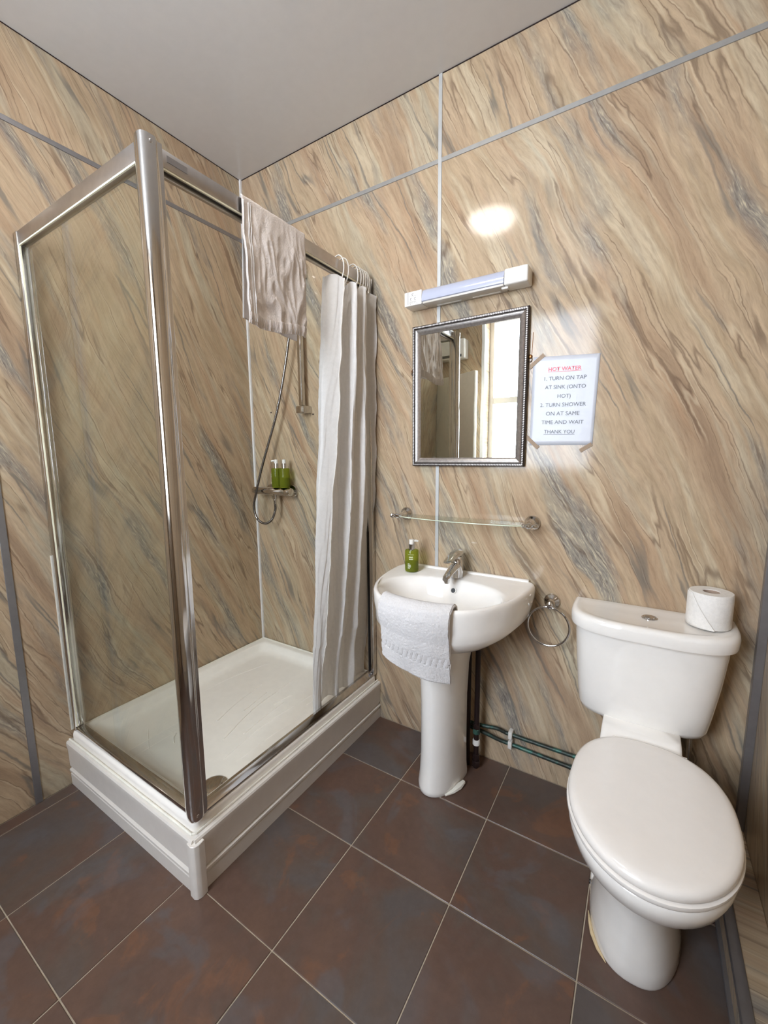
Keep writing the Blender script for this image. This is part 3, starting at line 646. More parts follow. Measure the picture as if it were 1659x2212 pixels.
pd = thing('pedestal', 'white ceramic pedestal column under the wash basin', 'pedestal', (BX, -0.22, 0))
def dsec(hw, yf, yb, z, n=40):
    """half-round column, open flat at the back"""
    pts = []
    for k in range(n):
        a = PI * k / (n - 1); s = math.sin(a) ** 0.85 if math.sin(a) > 0 else 0
        pts.append(Vector((1.238 + hw * math.cos(a), yb + (yf - yb) * s, z)))
    return pts
loft('column', [dsec(0.086, -0.318, -0.13, 0.0), dsec(0.0865, -0.322, -0.13, 0.004), dsec(0.0865, -0.322, -0.13, 0.02), dsec(0.083, -0.312, -0.13, 0.06), dsec(0.081, -0.305, -0.13, 0.15), dsec(0.081, -0.305, -0.13, 0.35), dsec(0.086, -0.312, -0.13, 0.48), dsec(0.095, -0.322, -0.12, 0.56), dsec(0.105, -0.335, -0.11, 0.6115)], 'ceramic', pd, True, True, 50)
bm = bmesh.new(); 
atube(bm, [(1.295, -0.282, 0.003), (1.314, -0.255, 0.006), (1.328, -0.222, 0.010), (1.334, -0.190, 0.010)], [0.004, 0.008, 0.012, 0.008], 8)
frombm('mortar_bead', bm, 'silicone', pd)

# tap
tp = thing('basin_tap', 'chrome mono basin tap with lever on the basin ledge', 'tap', (1.247, -0.082, 0.803))
tx, ty, tz = 1.247, -0.080, 0.8035
def osec(c, rx, ry, z, tilt=0.0, n=24): return [Vector((c[0] + rx * math.cos(2 * PI * k / n), c[1] + ry * math.sin(2 * PI * k / n), z + tilt * ry * math.sin(2 * PI * k / n))) for k in range(n)]
loft('tap_body', [osec((tx, ty), 0.0245, 0.0245, tz), osec((tx, ty), 0.0245, 0.0245, tz + 0.018), osec((tx, ty), 0.0235, 0.0235, tz + 0.045), osec((tx, ty), 0.0225, 0.0225, tz + 0.066), osec((tx, ty), 0.020, 0.020, tz + 0.072)], 'chrome_sharp', tp, True, True, 40)
def xsec(y, zc, hw, hh, n=16): return [Vector((tx + hw * math.cos(2 * PI * k / n), y, zc + hh * math.sin(2 * PI * k / n))) for k in range(n)]
loft('spout', [xsec(ty - 0.012, tz + 0.048, 0.0190, 0.020), xsec(ty - 0.040, tz + 0.043, 0.0175, 0.016), xsec(ty - 0.075, tz + 0.033, 0.0160, 0.013), xsec(ty - 0.105, tz + 0.022, 0.0145, 0.011), xsec(ty - 0.114, tz + 0.018, 0.011, 0.009)], 'chrome_sharp', tp, True, True, 50)
lathe('aerator', [(0, 0), (0.0105, 0), (0.0105, 0.014), (0.009, 0.018), (0, 0.018)], (tx, ty - 0.099, tz + 0.001), 'chrome_sharp', tp)
lathe('cartridge', [(0, 0.070), (0.019, 0.070), (0.0175, 0.080), (0.0185, 0.084), (0, 0.084)], (tx, ty, tz), 'chrome', tp)
loft('lever', [xsec(ty + 0.026, tz + 0.088, 0.012, 0.006), xsec(ty + 0.020, tz + 0.096, 0.0215, 0.015), xsec(ty, tz + 0.097, 0.0245, 0.017), xsec(ty - 0.030, tz + 0.096, 0.0225, 0.0125), xsec(ty - 0.065, tz + 0.090, 0.0195, 0.0075), xsec(ty - 0.095, tz + 0.084, 0.0165, 0.0045), xsec(ty - 0.106, tz + 0.081, 0.011, 0.0025)], 'chrome_sharp', tp, True, True, 50)

# hand wash bottle
hl = (1.053, -0.100, 0.8065)
hw = bottle('hand_wash_bottle', 'green hand wash pump bottle standing on the basin ledge', 'bottle', hl, 0.0285, 0.090, None, 0.42)
pump_top(hw, hl, 0.0285, 0.090, 0.6)
def wrap_text(s, zc, width, parent, a0, bold=0.0, cap=1.0, r=0.0288):
    me = text_mesh(s, 1.0, bold); xs = [v.co.x for v in me.vertices]; x0, x1 = min(xs), max(xs); k = width / (x1 - x0)
    for v in me.vertices:
        a = a0 + ((v.co.x - x0) * k - width / 2) / r
        v.co = Vector((hl[0] + math.cos(a) * r, hl[1] + math.sin(a) * r, hl[2] + zc + v.co.y * k * cap))
    return link('print', me, 'white_ink', parent, False)
A0 = math.atan2(-1.503, 0.81) - 0.12
wrap_text('HAND', 0.0615, 0.017, hw, A0, 0.02, 1.15); wrap_text('WASH', 0.0530, 0.017, hw, A0, 0.02, 1.15)
bm = bmesh.new()
def strip(bm, a0, w, zc, h, r=0.0288):
    vs = []
    for q in range(5):
        a = a0 + w / r * q / 4; vs.append((bm.verts.new((hl[0] + math.cos(a) * r, hl[1] + math.sin(a) * r, hl[2] + zc)), bm.verts.new((hl[0] + math.cos(a) * r, hl[1] + math.sin(a) * r, hl[2] + zc + h))))
    for p, q in zip(vs, vs[1:]): bm.faces.new((p[0], q[0], q[1], p[1]))
for k, w in enumerate((0.007, 0.011, 0.0135, 0.012, 0.0075)):
    q = 0.0
    while q < w:
        ww = random.uniform(0.0012, 0.0028); strip(bm, A0 - 0.48 + q / 0.0288, ww, 0.034 - k * 0.0046, 0.0022); q += ww + 0.0006
for k in range(9): strip(bm, A0 - 0.42 + k * 0.095, 0.0019, 0.0735, 0.0011)
pr = frombm('print', bm, 'white_ink', hw, False); pr['kind'] = 'stuff'

# hand towel over the basin front
ht = thing('hand_towel', 'white terry hand towel draped over the front of the basin', 'towel', (1.25, -0.45, 0.80))
def towel_basin():
    nu, nv = 120, 170; V = []
    def rim(x):     # front rim y for a given x
        xx = min(0.99, abs(x - BX) / 0.288); return -0.472 * (1 - xx ** 2.5) ** (1 / 2.5)
    for j in range(nv + 1):
        for i in range(nu + 1):
            u = i / nu; t = j / nv * 0.40
            x = 1.128 + u * 0.252; n1 = nz(u * 4, t * 9, 1.1); n2 = nz(u * 11, t * 24, 6.6); n3 = nz(u * 38, t * 110, 2.2)
            yr = rim(x)
            if t < 0.095:                                     # inside the bowl and up to the rim
                k = t / 0.095; y = yr + 0.058 - 0.022 * k; z = 0.738 + 0.074 * k
            elif t < 0.160:
                a = (t - 0.095) / 0.065; y = yr + 0.036 - 0.050 * a; z = 0.812 + 0.008 * math.sin(a * PI) - 0.010 * a * a
            else:
                d = t - 0.160; k = d / 0.240; kk = min(1, d / 0.05)
                y = yr - 0.014 - 0.006 * math.sin(min(1, d / 0.1) * PI) + (0.060 * max(0, k - 0.12)) * (0.4 + 0.6 * u) + 0.006 * kk * n1; z = 0.802 - d
                x += -0.020 * k * (u - 0.0) * 0.9 + 0.016 * k * (1 - u) * 0
                z += (0.042 * (1 - u) * k) - 0.010 * u * k + 0.012 * math.sin(u * 2.6) * k * -1
                if 0.150 < d < 0.185 :                         # woven border with slanted ribs
                    y += -0.0016 * math.sin((u * 46 + d * 60) * 2.0) ** 3 + 0.001
            e = 0.0012 * n2 + 0.0014 * n3
            V.append((x, y - e - 0.001, z + e * 0.5))
    F = [(j * (nu + 1) + i, j * (nu + 1) + i + 1, (j + 1) * (nu + 1) + i + 1, (j + 1) * (nu + 1) + i) for j in range(nv) for i in range(nu)]
    me = bpy.data.meshes.new('terry_cloth'); me.from_pydata(V, [], F); o = link('terry_cloth', me, 'towel', ht)
    m = o.modifiers.new('thickness', 'SOLIDIFY'); m.thickness = 0.007; m.offset = -1.0
    def P(i, j): return Vector(V[j * (nu + 1) + i])
    bm = bmesh.new()
    for i in (0, nu): atube(bm, [P(i, j) for j in range(0, nv + 1, 2)], 0.0042, 8)
    atube(bm, [P(i, nv) for i in range(0, nu + 1, 2)], 0.0042, 8)
    frombm('edging', bm, 'towel', ht)
    bm = bmesh.new()
    for i in range(int(nu * 0.45), nu + 1, 3): atube(bm, [P(i, nv - 7) + Vector((0, -0.002, 0)), P(i, nv) + Vector((0, -0.003, -0.004))], 0.0022, 6)
    frombm('ribbed_hem', bm, 'towel', ht)
towel_basin()

# ------------------------------------------------------------------ glass shelf
gs = thing('glass_shelf', 'narrow clear glass shelf on chrome brackets between mirror and basin', 'shelf', (1.24, 0, 1.03))
pts = []
x0, x1 = 0.985, 1.500
for k in range(25):                                                   # gently bowed front, rounded ends
    s = k / 24; pts.append((x0 + (x1 - x0) * s, -0.085 - 0.040 * (math.sin(s * PI) ** 0.55)))
outl = [(x0, -0.055)] + pts + [(x1, -0.055), (x1 - 0.02, -0.022), (x0 + 0.02, -0.022)]
bm = bmesh.new(); aloft(bm, [[Vector((x, y, z)) for x, y in outl] for z in (1.029, 1.035)])
sg = frombm('glass_plate', bm, 'shelf_glass', gs, True, 30)
tube('polished_edge', [Vector((x, y, 1.032)) for x, y in pts], 0.0018, 'glass_edge', sg, 6)
for xr, s in ((0.975, -1), (1.515, 1)):
    b = lathe('bracket_rose', [(0, 0), (0.029, 0), (0.029, 0.005), (0.026, 0.010), (0.018, 0.016), (0.012, 0.030), (0.010, 0.050), (0.010, 0.078), (0, 0.080)], (xr, 0, 1.032), 'chrome', gs, '-y')
    lathe('end_knob', [(0, -0.020), (0.007, -0.020), (0.0085, -0.016), (0.006, -0.010), (0.010, -0.004), (0.0135, 0.004), (0.0105, 0.012), (0.006, 0.016), (0.0095, 0.021), (0.0115, 0.028), (0.008, 0.035), (0, 0.037)], (xr, -0.080, 1.032), 'chrome_sharp', gs, 'x' if s > 0 else '-x', 20)

# ------------------------------------------------------------------ towel ring
rg_ = thing('towel_ring', 'chrome towel ring on the wall between basin and toilet cistern', 'towel ring', (1.597, 0, 0.74))
lathe('rose', [(0, 0), (0.029, 0), (0.029, 0.005), (0.026, 0.010), (0.017, 0.015), (0.011, 0.026), (0.010, 0.040), (0.012, 0.044), (0.012, 0.052), (0.008, 0.056), (0, 0.057)], (1.597, 0, 0.742), 'chrome', rg_, '-y')
lathe('pivot', [(0, 0.012), (0.007, 0.010), (0.009, 0.0), (0.006, -0.012), (0, -0.014)], (1.597, -0.046, 0.738), 'chrome_sharp', rg_)
tube('ring', [(1.595 + 0.0725 * math.sin(2 * PI * k / 48), -0.046 - 0.004 * (1 - math.cos(2 * PI * k / 48)), 0.660 + 0.0725 * math.cos(2 * PI * k / 48)) for k in range(48)], 0.0040, 'chrome_sharp', rg_, 10, True)

# ------------------------------------------------------------------ strip light above the mirror
sl = thing('shaver_light', 'white strip light with shaver socket above the mirror, unlit', 'wall light', (1.24, 0, 1.87))
LX0, LX1, LZ0, LZ1, LD = 1.003, 1.482, 1.874, 1.932, -0.070
box('back_box', 1.081, 1.399, -0.066, -0.001, LZ0, LZ0 + 0.020, 'grey_plastic', sl, 0.004, 2)
ec = box('end_cover', 1.400, LX1, LD, -0.001, LZ0, LZ1 - 0.004, 'white_plastic', sl, 0.006, 3)
sk = box('socket_cover', LX0, 1.080, LD, -0.001, LZ0, LZ1 - 0.004, 'white_plastic', sl, 0.004, 2)
bm = bmesh.new(); sec = [(-0.002, LZ0 + 0.004), (-0.060, LZ0 + 0.004), (-0.070, LZ0 + 0.010)] + [(-0.072 + 0.030 * (1 - math.cos(a)), LZ0 + 0.012 + 0.046 * math.sin(a)) for a in (0.2, 0.5, 0.8, 1.1, 1.4, 1.57)] + [(-0.002, LZ0 + 0.060)]
aloft(bm, [[Vector((x, y, z)) for y, z in sec] for x in (1.0805, 1.3995)]); frombm('diffuser', bm, 'lens', sl, True, 40)
box('rocker_switch', 1.388, 1.412, -0.056, -0.038, LZ0 - 0.007, LZ0 + 0.001, 'white_plastic', sl, 0.002)
for x0, x1 in ((1.125, 1.225), (1.270, 1.375)): box('cover_clip', x0, x1, -0.022, -0.012, LZ0 - 0.0012, LZ0 + 0.001, 'white_plastic', sl)
for sx in (1.034, 1.052): 
    bm = bmesh.new(); atube(bm, [(sx + 0.0040 * math.cos(a), LD - 0.0004, 1.899 + 0.0040 * math.sin(a)) for a in [0.7 + q * 0.35 for q in range(14)]], 0.0006, 5); frombm('socket_hole', bm, 'grey_ink', sk, False)
bm = bmesh.new(); atube(bm, [(1.041 + 0.0036 * math.cos(a), LD - 0.0004, 1.915 + 0.0036 * math.sin(a)) for a in [PI * 0.8 + q * 0.25 for q in range(11)]], 0.0006, 5)
for dx in (-0.002, 0.002): atube(bm, [(1.041 + dx, LD - 0.0004, 1.916), (1.041 + dx, LD - 0.0004, 1.920)], 0.0005, 5)
frombm('shaver_symbol', bm, 'grey_ink', sk, False)
text_on('socket_print', 'Shavers Only', (1.029, LD - 0.0002, 1.8872), (1.055, LD - 0.0002, 1.8872), 'grey_ink', sk)
for a in ([(1.026, 1.884), (1.062, 1.884), (1.062, 1.909), (1.026, 1.909)],):
    tube('socket_outline', [(x, LD - 0.0002, z) for x, z in a], 0.0003, 'grey_ink', sk, 4, True)
box('shutter_line', 1.0195, 1.0205, LD - 0.0003, LD + 0.001, 1.880, 1.926, 'grey_ink', sk)
for x in (1.030, 1.060): box('test_mark', x - 0.001, x + 0.001, LD - 0.0003, LD + 0.001, 1.8785, 1.8805, 'black', sk)

# ------------------------------------------------------------------ mirror
mr = thing('wall_mirror', 'rectangular mirror in a silver frame with dark beaded rim', 'mirror', (1.245, 0, 1.24))
MX0, MX1, MZ0, MZ1 = 1.012, 1.479, 1.243, 1.809
# section from the outer edge inward: (inset, standing-off)
SD = [(0.000, -0.002), (0.000, -0.018), (0.003, -0.022), (0.010, -0.021), (0.013, -0.017)]
SS = [(0.0125, -0.012), (0.0125, -0.0185), (0.017, -0.0215), (0.024, -0.0195), (0.031, -0.0135), (0.0345, -0.0105), (0.0345, -0.006)]
def frame_piece(name, sec, side, mat):
    A = []
    for ins, y in sec:
        c = [(MX0 + ins, MZ0 + ins), (MX1 - ins, MZ0 + ins), (MX1 - ins, MZ1 - ins), (MX0 + ins, MZ1 - ins)]
        p, q = c[side], c[(side + 1) % 4]; A.append((Vector((p[0], y, p[1])), Vector((q[0], y, q[1]))))
    return loft(name, [[a for a, b in A], [b for a, b in A]], mat, mr, True, True, 30)
for s in range(4): frame_piece('frame_rim', SD, s, 'dark_frame'); frame_piece('frame_side', SS, s, 'silver_frame')
bm = bmesh.new(); c = [(MX0 + 0.0065, MZ0 + 0.0065), (MX1 - 0.0065, MZ0 + 0.0065), (MX1 - 0.0065, MZ1 - 0.0065), (MX0 + 0.0065, MZ1 - 0.0065)]
for s in range(4):
    p, q = Vector((c[s][0], -0.0222, c[s][1])), Vector((c[(s + 1) % 4][0], -0.0222, c[(s + 1) % 4][1])); L = (q - p).length; nb = int(L / 0.0062)
    d = (q - p).normalized(); w = Vector((0, -1, 0)).cross(d)
    for k in range(nb):
        ctr = p + d * (k + 0.5) * L / nb; r = bmesh.ops.create_icosphere(bm, subdivisions=1, radius=1.0)
        for v in r['verts']: v.co = ctr + d * v.co.x * 0.0026 + w * (v.co.y * 0.0034 + v.co.x * 0.0016) + Vector((0, v.co.z * 0.0014, 0))
bd = frombm('beading', bm, 'silver_frame', mr); bd['kind'] = 'stuff'
me = bpy.data.meshes.new('mirror_glass'); V = []; nu, nv = 24, 40                              # old glass: a hair's breadth of ripple
for j in range(nv + 1):
    for i in range(nu + 1):
        x = MX0 + 0.031 + (MX1 - MX0 - 0.062) * i / nu; z = MZ0 + 0.031 + (MZ1 - MZ0 - 0.062) * j / nv
        V.append((x, -0.0085 + 0.00006 * nz(x * 9, z * 14, 3.0), z))
me.from_pydata(V, [], [(j * (nu + 1) + i, j * (nu + 1) + i + 1, (j + 1) * (nu + 1) + i + 1, (j + 1) * (nu + 1) + i) for j in range(nv) for i in range(nu)])
link('mirror_glass', me, 'mirror', mr)
for x, s in ((MX0 - 0.005, -1), (MX1 + 0.005, 1)):
    zc = 1.637
    sc_ = lathe('fixing_eye', [(0, 0), (0.0075, 0), (0.0075, 0.003), (0.004, 0.005), (0, 0.005)], (x, -0.001, zc), 'brass', mr, '-y', 16)
    tube('fixing_loop', [(x + 0.0062 * math.cos(a), -0.003, zc - 0.010 + 0.009 * math.sin(a)) for a in [2 * PI * q / 14 for q in range(14)]], 0.0014, 'dark_frame', mr, 6, True)
tube('hanging_string', [(1.491, -0.0015, 1.72), (1.490, -0.0015, 1.68), (1.4885, -0.0015, 1.645)], 0.0009, 'brass', mr, 5)

# ------------------------------------------------------------------ notice
nt = thing('notice', 'white laminated hot water notice taped to the wall beside the mirror', 'notice', (1.6, 0, 1.47))
bm = bmesh.new(); cs = [(1.4925, 1.3215), (1.7015, 1.3195), (1.7105, 1.6195), (1.4955, 1.6330)]
nu = 20; grid = []
for j in range(nu + 1):
    row = []
    for i in range(nu + 1):
        s, t_ = i / nu, j / nu
        a = Vector((cs[0][0], 0, cs[0][1])).lerp(Vector((cs[1][0], 0, cs[1][1])), s); b = Vector((cs[3][0], 0, cs[3][1])).lerp(Vector((cs[2][0], 0, cs[2][1])), s)
        p = a.lerp(b, t_); p.y = -0.0016 - 0.0004 * nz(s * 7, t_ * 3, 1.0); row.append(bm.verts.new(p))
    grid.append(row)
for j in range(nu):
    for i in range(nu): bm.faces.new((grid[j][i], grid[j][i + 1], grid[j + 1][i + 1], grid[j + 1][i]))
sh = frombm('sheet', bm, 'paper', nt); sm = sh.modifiers.new('thickness', 'SOLIDIFY'); sm.thickness = 0.0006; sm.offset = 0
Y = -0.0028
for s, a, b, m, bo in (('HOT WATER', (1.5480, 1.579), (1.655, 1.5740), 'red_ink', 0.018), ('1. TURN ON TAP', (1.536, 1.548), (1.672, 1.542), 'grey_ink', 0.0), ('AT SINK (ONTO', (1.539, 1.518), (1.671, 1.512), 'grey_ink', 0.0), ('HOT)', (1.582, 1.485), (1.625, 1.483), 'grey_ink', 0.0),
                    ('2. TURN SHOWER', (1.525, 1.457), (1.675, 1.452), 'grey_ink', 0.0), ('ON AT SAME', (1.546, 1.426), (1.656, 1.422), 'grey_ink', 0.0), ('TIME AND WAIT', (1.532, 1.396), (1.670, 1.392), 'grey_ink', 0.0), ('THANK YOU', (1.542, 1.363), (1.643, 1.360), 'grey_ink', 0.0)):
    text_on('printed_line', s, (a[0], Y, a[1]), (b[0], Y, b[1]), m, nt, bo)
for a, b, m in (((1.547, 1.576), (1.656, 1.571), 'red_ink'), ((1.541, 1.3595), (1.644, 1.3565), 'grey_ink')):
    bm = bmesh.new(); h = 0.0006; vs = [bm.verts.new((a[0], Y, a[1] - h)), bm.verts.new((b[0], Y, b[1] - h)), bm.verts.new((b[0], Y, b[1] + h)), bm.verts.new((a[0], Y, a[1] + h))]; bm.faces.new(vs); frombm('underline', bm, m, nt, False)
for a, b, w in (((1.482, 1.598), (1.532, 1.638), 0.013), ((1.472, 1.361), (1.524, 1.311), 0.013), ((1.664, 1.299), (1.700, 1.322), 0.013)):
    a = Vector((a[0], -0.0033, a[1])); b = Vector((b[0], -0.0033, b[1])); d = (b - a).normalized(); u = Vector((0, -1, 0)).cross(d) * w / 2
    bm = bmesh.new(); aloft(bm, [[a - u, b - u, b + u, a + u], [p + Vector((0, 0.0025, 0)) for p in (a - u, b - u, b + u, a + u)]]); frombm('tape', bm, 'tape', nt, False)

# ------------------------------------------------------------------ toilet
QX = 1.922
wc = thing('toilet', 'white close-coupled toilet with closed lid beside the right wall', 'toilet', (QX, -0.4, 0))
def egg(hw, yf, yb, yc, z, n=64, pf=2.0, pb=2.6, cx=QX):
    pts = []
    for k in range(n):
        a = 2 * PI * k / n; c, s = math.cos(a), math.sin(a)
        p = pf if s < 0 else pb
        x = hw * (abs(c) ** (2 / p)) * (1 if c >= 0 else -1); y = (abs(s) ** (2 / p)) * ((yb - yc) if s > 0 else (yf - yc))
        pts.append(Vector((cx + x, yc + y, z)))
    return pts
FX = 1.914
loft('bowl', [egg(0.110, -0.566, -0.10, -0.34, 0.0, pb=4, pf=2.4, cx=FX), egg(0.1115, -0.569, -0.10, -0.34, 0.008, pb=4, pf=2.4, cx=FX), egg(0.108, -0.566, -0.10, -0.34, 0.04, pb=4, pf=2.4, cx=FX), egg(0.098, -0.558, -0.11, -0.35, 0.10, pb=4, pf=2.4, cx=FX), egg(0.094, -0.556, -0.13, -0.36, 0.16, pb=3.4, cx=FX + 0.002), egg(0.098, -0.565, -0.14, -0.37, 0.205, pb=3, cx=FX + 0.004), egg(0.115, -0.590, -0.15, -0.39, 0.245, pb=2.8, cx=QX - 0.002),
               egg(0.140, -0.635, -0.17, -0.42, 0.28, cx=QX), egg(0.160, -0.678, -0.19, -0.45, 0.315), egg(0.172, -0.706, -0.21, -0.465, 0.345), egg(0.1775, -0.718, -0.225, -0.475, 0.372), egg(0.179, -0.722, -0.235, -0.478, 0.396), egg(0.176, -0.717, -0.238, -0.478, 0.402), egg(0.12, -0.66, -0.28, -0.478, 0.402)], 'ceramic', wc, True, True, 60)
loft('cistern_shelf', [rrect(1.822, 2.008, -0.30, -0.004, 0.03, 0.20), rrect(1.800, 2.010, -0.31, -0.004, 0.035, 0.33), rrect(1.796, 2.008, -0.30, -0.004, 0.03, 0.395), rrect(1.796, 2.006, -0.262, -0.004, 0.02, 0.418), rrect(1.797, 2.005, -0.225, -0.004, 0.02, 0.436), rrect(1.80, 2.002, -0.215, -0.004, 0.02, 0.442)], 'ceramic', wc, True, True, 60)
lathe('foot_flange', [(0, 0), (0.020, 0), (0.020, 0.05), (0.014, 0.058), (0, 0.058)], (1.822, -0.36, 0.0), 'ceramic', wc)
lathe('fixing_hole', [(0, 0), (0.006, 0), (0.006, 0.003), (0, 0.003)], (1.8035, -0.38, 0.035), 'black', wc, '-x', 12)
seat = loft('seat', [egg(0.166, -0.700, -0.255, -0.478, 0.4025), egg(0.180, -0.724, -0.245, -0.478, 0.4045), egg(0.1835, -0.7275, -0.243, -0.478, 0.411), egg(0.1830, -0.727, -0.243, -0.478, 0.417), egg(0.178, -0.722, -0.246, -0.478, 0.4195)], 'seatplastic', wc, True, True, 50)
loft('lid', [egg(0.176, -0.719, -0.248, -0.478, 0.4205), egg(0.1795, -0.7225, -0.246, -0.478, 0.4225), egg(0.1805, -0.7235, -0.245, -0.478, 0.430), egg(0.1785, -0.7215, -0.246, -0.478, 0.438), egg(0.172, -0.714, -0.250, -0.478, 0.4435), egg(0.160, -0.700, -0.258, -0.478, 0.4465), egg(0.13, -0.65, -0.29, -0.478, 0.4485), egg(0.05, -0.53, -0.42, -0.478, 0.4495)], 'seatplastic', wc, True, True, 60)
for x in (QX - 0.075, QX + 0.075): lathe('hinge', [(0, -0.018), (0.010, -0.018), (0.011, 0), (0.010, 0.018), (0, 0.018)], (x, -0.250, 0.424), 'seatplastic', wc, 'x', 16)
def cis(xl, xr, yf, z, r=0.07, bulge=0.012, yb=-0.006):
    """cistern section: flat back, bowed front with generous corners"""
    pts = []; cx_ = (xl + xr) / 2; hw_ = (xr - xl) / 2; n = 44
    for k in range(n):
        a = PI * k / (n - 1); c, s = math.cos(a), math.sin(a); p = 4.6
        x = cx_ + hw_ * (abs(c) ** (2 / p)) * (1 if c > 0 else -1); y = yb + (yf - yb) * (max(0, s) ** (2 / p)); y -= bulge * (1 - ((x - cx_) / hw_) ** 2) * (1 if s > 0.05 else 0) * max(0, s)
        pts.append(Vector((x, y, z)))
    return pts
ci = loft('cistern', [cis(1.765, 2.03, -0.090, 0.420), cis(1.730, 2.060, -0.125, 0.4225), cis(1.716, 2.074, -0.146, 0.432), cis(1.711, 2.080, -0.154, 0.448), cis(1.706, 2.088, -0.160, 0.50), cis(1.698, 2.101, -0.172, 0.60), cis(1.692, 2.110, -0.181, 0.70), cis(1.691, 2.112, -0.183, 0.742)], 'ceramic', wc, True, True, 50)
cl_ = loft('cistern_lid', [cis(1.686, 2.118, -0.190, 0.7305, bulge=0.02), cis(1.678, 2.126, -0.199, 0.7325, bulge=0.02), cis(1.676, 2.128, -0.201, 0.740, bulge=0.02), cis(1.676, 2.129, -0.201, 0.762, bulge=0.02), cis(1.679, 2.126, -0.198, 0.772, bulge=0.02), cis(1.685, 2.120, -0.191, 0.777, bulge=0.02), cis(1.694, 2.111, -0.182, 0.778, bulge=0.02, yb=-0.012),
     cis(1.708, 2.097, -0.170, 0.7755, bulge=0.02, yb=-0.030), cis(1.718, 2.087, -0.160, 0.7735, bulge=0.02, yb=-0.040), cis(1.80, 2.0, -0.11, 0.7735, bulge=0.01, yb=-0.08)], 'ceramic', wc, True, True, 50)
fb = lathe('flush_button', [(0, 0), (0.0225, 0), (0.0225, 0.002), (0.019, 0.0045), (0.0165, 0.0035), (0.0155, 0.005), (0.006, 0.0065), (0, 0.0065)], (1.903, -0.100, 0.7735), 'chrome_sharp', cl_)
bm = bmesh.new(); atube(bm, [(1.806, -0.44, 0.002), (1.8125, -0.47, 0.004), (1.822, -0.500, 0.005), (1.838, -0.530, 0.004), (1.858, -0.552, 0.001)], [0.001, 0.004, 0.006, 0.005, 0.001], 8)
frombm('filler_bead', bm, 'putty', wc)
tube('fill_pipe', catmull([(2.035, -0.075, 0.428), (2.036, -0.075, 0.36), (2.040, -0.060, 0.28), (2.045, -0.040, 0.22), (2.045, -0.030, 0.15), (2.045, -0.030, 0.02)], 6), 0.0075, 'chrome', wc, 10)
# toilet roll on the cistern
tr_ = thing('toilet_roll', 'white toilet roll standing upright on the cistern lid', 'toilet roll', (2.053, -0.073, 0.7745))
rx_, ry_, rz_ = 2.052, -0.078, 0.7772
bm = bmesh.new(); seg = 48; prof = [(0.0205, 0.0), (0.052, 0.0), (0.0545, 0.003), (0.0548, 0.055), (0.0545, 0.101), (0.0525, 0.1035), (0.0215, 0.1030), (0.0205, 0.101)]
R_ = [[bm.verts.new((rx_ + r * math.cos(2 * PI * k / seg), ry_ + r * math.sin(2 * PI * k / seg), rz_ + h)) for k in range(seg)] for r, h in prof]
for i in range(len(R_)):
    A, B = R_[i], R_[(i + 1) % len(R_)]
    for k in range(seg): bm.faces.new((A[k], A[(k + 1) % seg], B[(k + 1) % seg], B[k]))
frombm('paper_winding', bm, 'tissue', tr_, True, 50)
bm = bmesh.new(); R_ = [[bm.verts.new((rx_ + r * math.cos(2 * PI * k / 32), ry_ + r * math.sin(2 * PI * k / 32), rz_ + h)) for k in range(32)] for r, h in ((0.0202, 0.0005), (0.0202, 0.1015), (0.0188, 0.1015), (0.0188, 0.0005))]
for i in range(4):
    A, B = R_[i], R_[(i + 1) % 4]
    for k in range(32): bm.faces.new((A[k], A[(k + 1) % 32], B[(k + 1) % 32], B[k]))
frombm('card_core', bm, 'card', tr_, True, 50)
bm = bmesh.new(); rows = []
for q in range(25):                                                   # loose outer leaf whose cut edge runs diagonally down
    a = -3.35 + 1.95 * q / 24; zt = 0.1015 if a < -2.55 else 0.1015 - 0.1015 * min(1, (a + 2.55) / 1.15)
    r = 0.0556 + (0.0022 if q < 23 else 0.004) * (0.4 + 0.6 * q / 24)
    rows.append([bm.verts.new((rx_ + r * math.cos(a), ry_ + r * math.sin(a), rz_ + 0.001 + (zt - 0.001) * k / 8)) for k in range(9)])
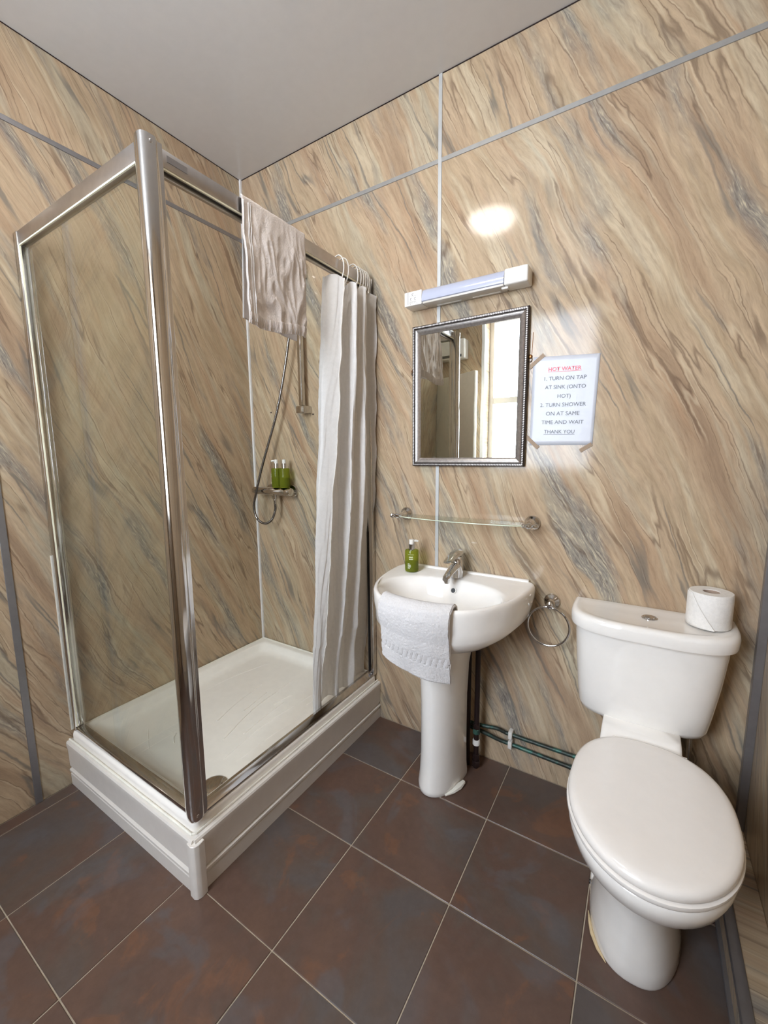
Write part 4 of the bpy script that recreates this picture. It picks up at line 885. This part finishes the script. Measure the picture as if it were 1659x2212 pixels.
for A, B in zip(rows, rows[1:]):
    for k in range(8): bm.faces.new((A[k], B[k], B[k + 1], A[k + 1]))
lf = frombm('loose_sheet', bm, 'tissue', tr_); m = lf.modifiers.new('thickness', 'SOLIDIFY'); m.thickness = 0.0009; m.offset = 0

# ------------------------------------------------------------------ pipework under the basin
pp = thing('copper_pipes', 'two verdigris copper pipes clipped low along the back wall', 'pipe', (1.5, -0.02, 0.13))
tube('pipe', catmull([(1.255, -0.045, 0.168), (1.345, -0.040, 0.168), (1.410, -0.028, 0.170), (1.440, -0.022, 0.162), (1.48, -0.020, 0.158), (1.78, -0.020, 0.158)], 6), 0.0078, 'copper', pp, 12)
tube('pipe', catmull([(1.300, -0.042, 0.148), (1.36, -0.038, 0.140), (1.42, -0.026, 0.122), (1.48, -0.020, 0.115), (1.70, -0.020, 0.108), (1.78, -0.020, 0.108)], 6), 0.0080, 'copper', pp, 12)
for z in (0.159, 0.117):
    bm = bmesh.new(); abox(bm, 1.459, 1.475, -0.034, -0.001, z - 0.016, z + 0.016, 0.003); frombm('pipe_clip', bm, 'white_plastic', pp)
lathe('coupling', [(0, 0), (0.0095, 0), (0.0095, 0.02), (0, 0.02)], (1.690, -0.020, 0.108), 'copper', pp, 'x', 14)
wp_ = thing('supply_pipes', 'pair of dark upright pipes behind the basin pedestal', 'pipe', (1.34, -0.05, 0))
tube('riser', [(1.343, -0.078, 0.0), (1.343, -0.078, 0.62)], 0.0105, 'dark_pipe', wp_, 12)
tube('riser', [(1.306, -0.078, 0.0), (1.306, -0.078, 0.60)], 0.0100, 'dark_pipe', wp_, 12)
for z, r, m in ((0.565, 0.015, 'chrome'), (0.545, 0.0165, 'white_plastic'), (0.175, 0.0145, 'dark_pipe'), (0.155, 0.016, 'copper'), (0.105, 0.015, 'white_plastic'), (0.04, 0.015, 'dark_pipe'), (0.010, 0.018, 'dark_pipe')):
    lathe('compression_nut', [(0, 0), (r, 0), (r, 0.018), (r * 0.85, 0.022), (0, 0.022)], (1.343, -0.078, z), m, wp_, 'z', 6 if m != 'white_plastic' else 18)
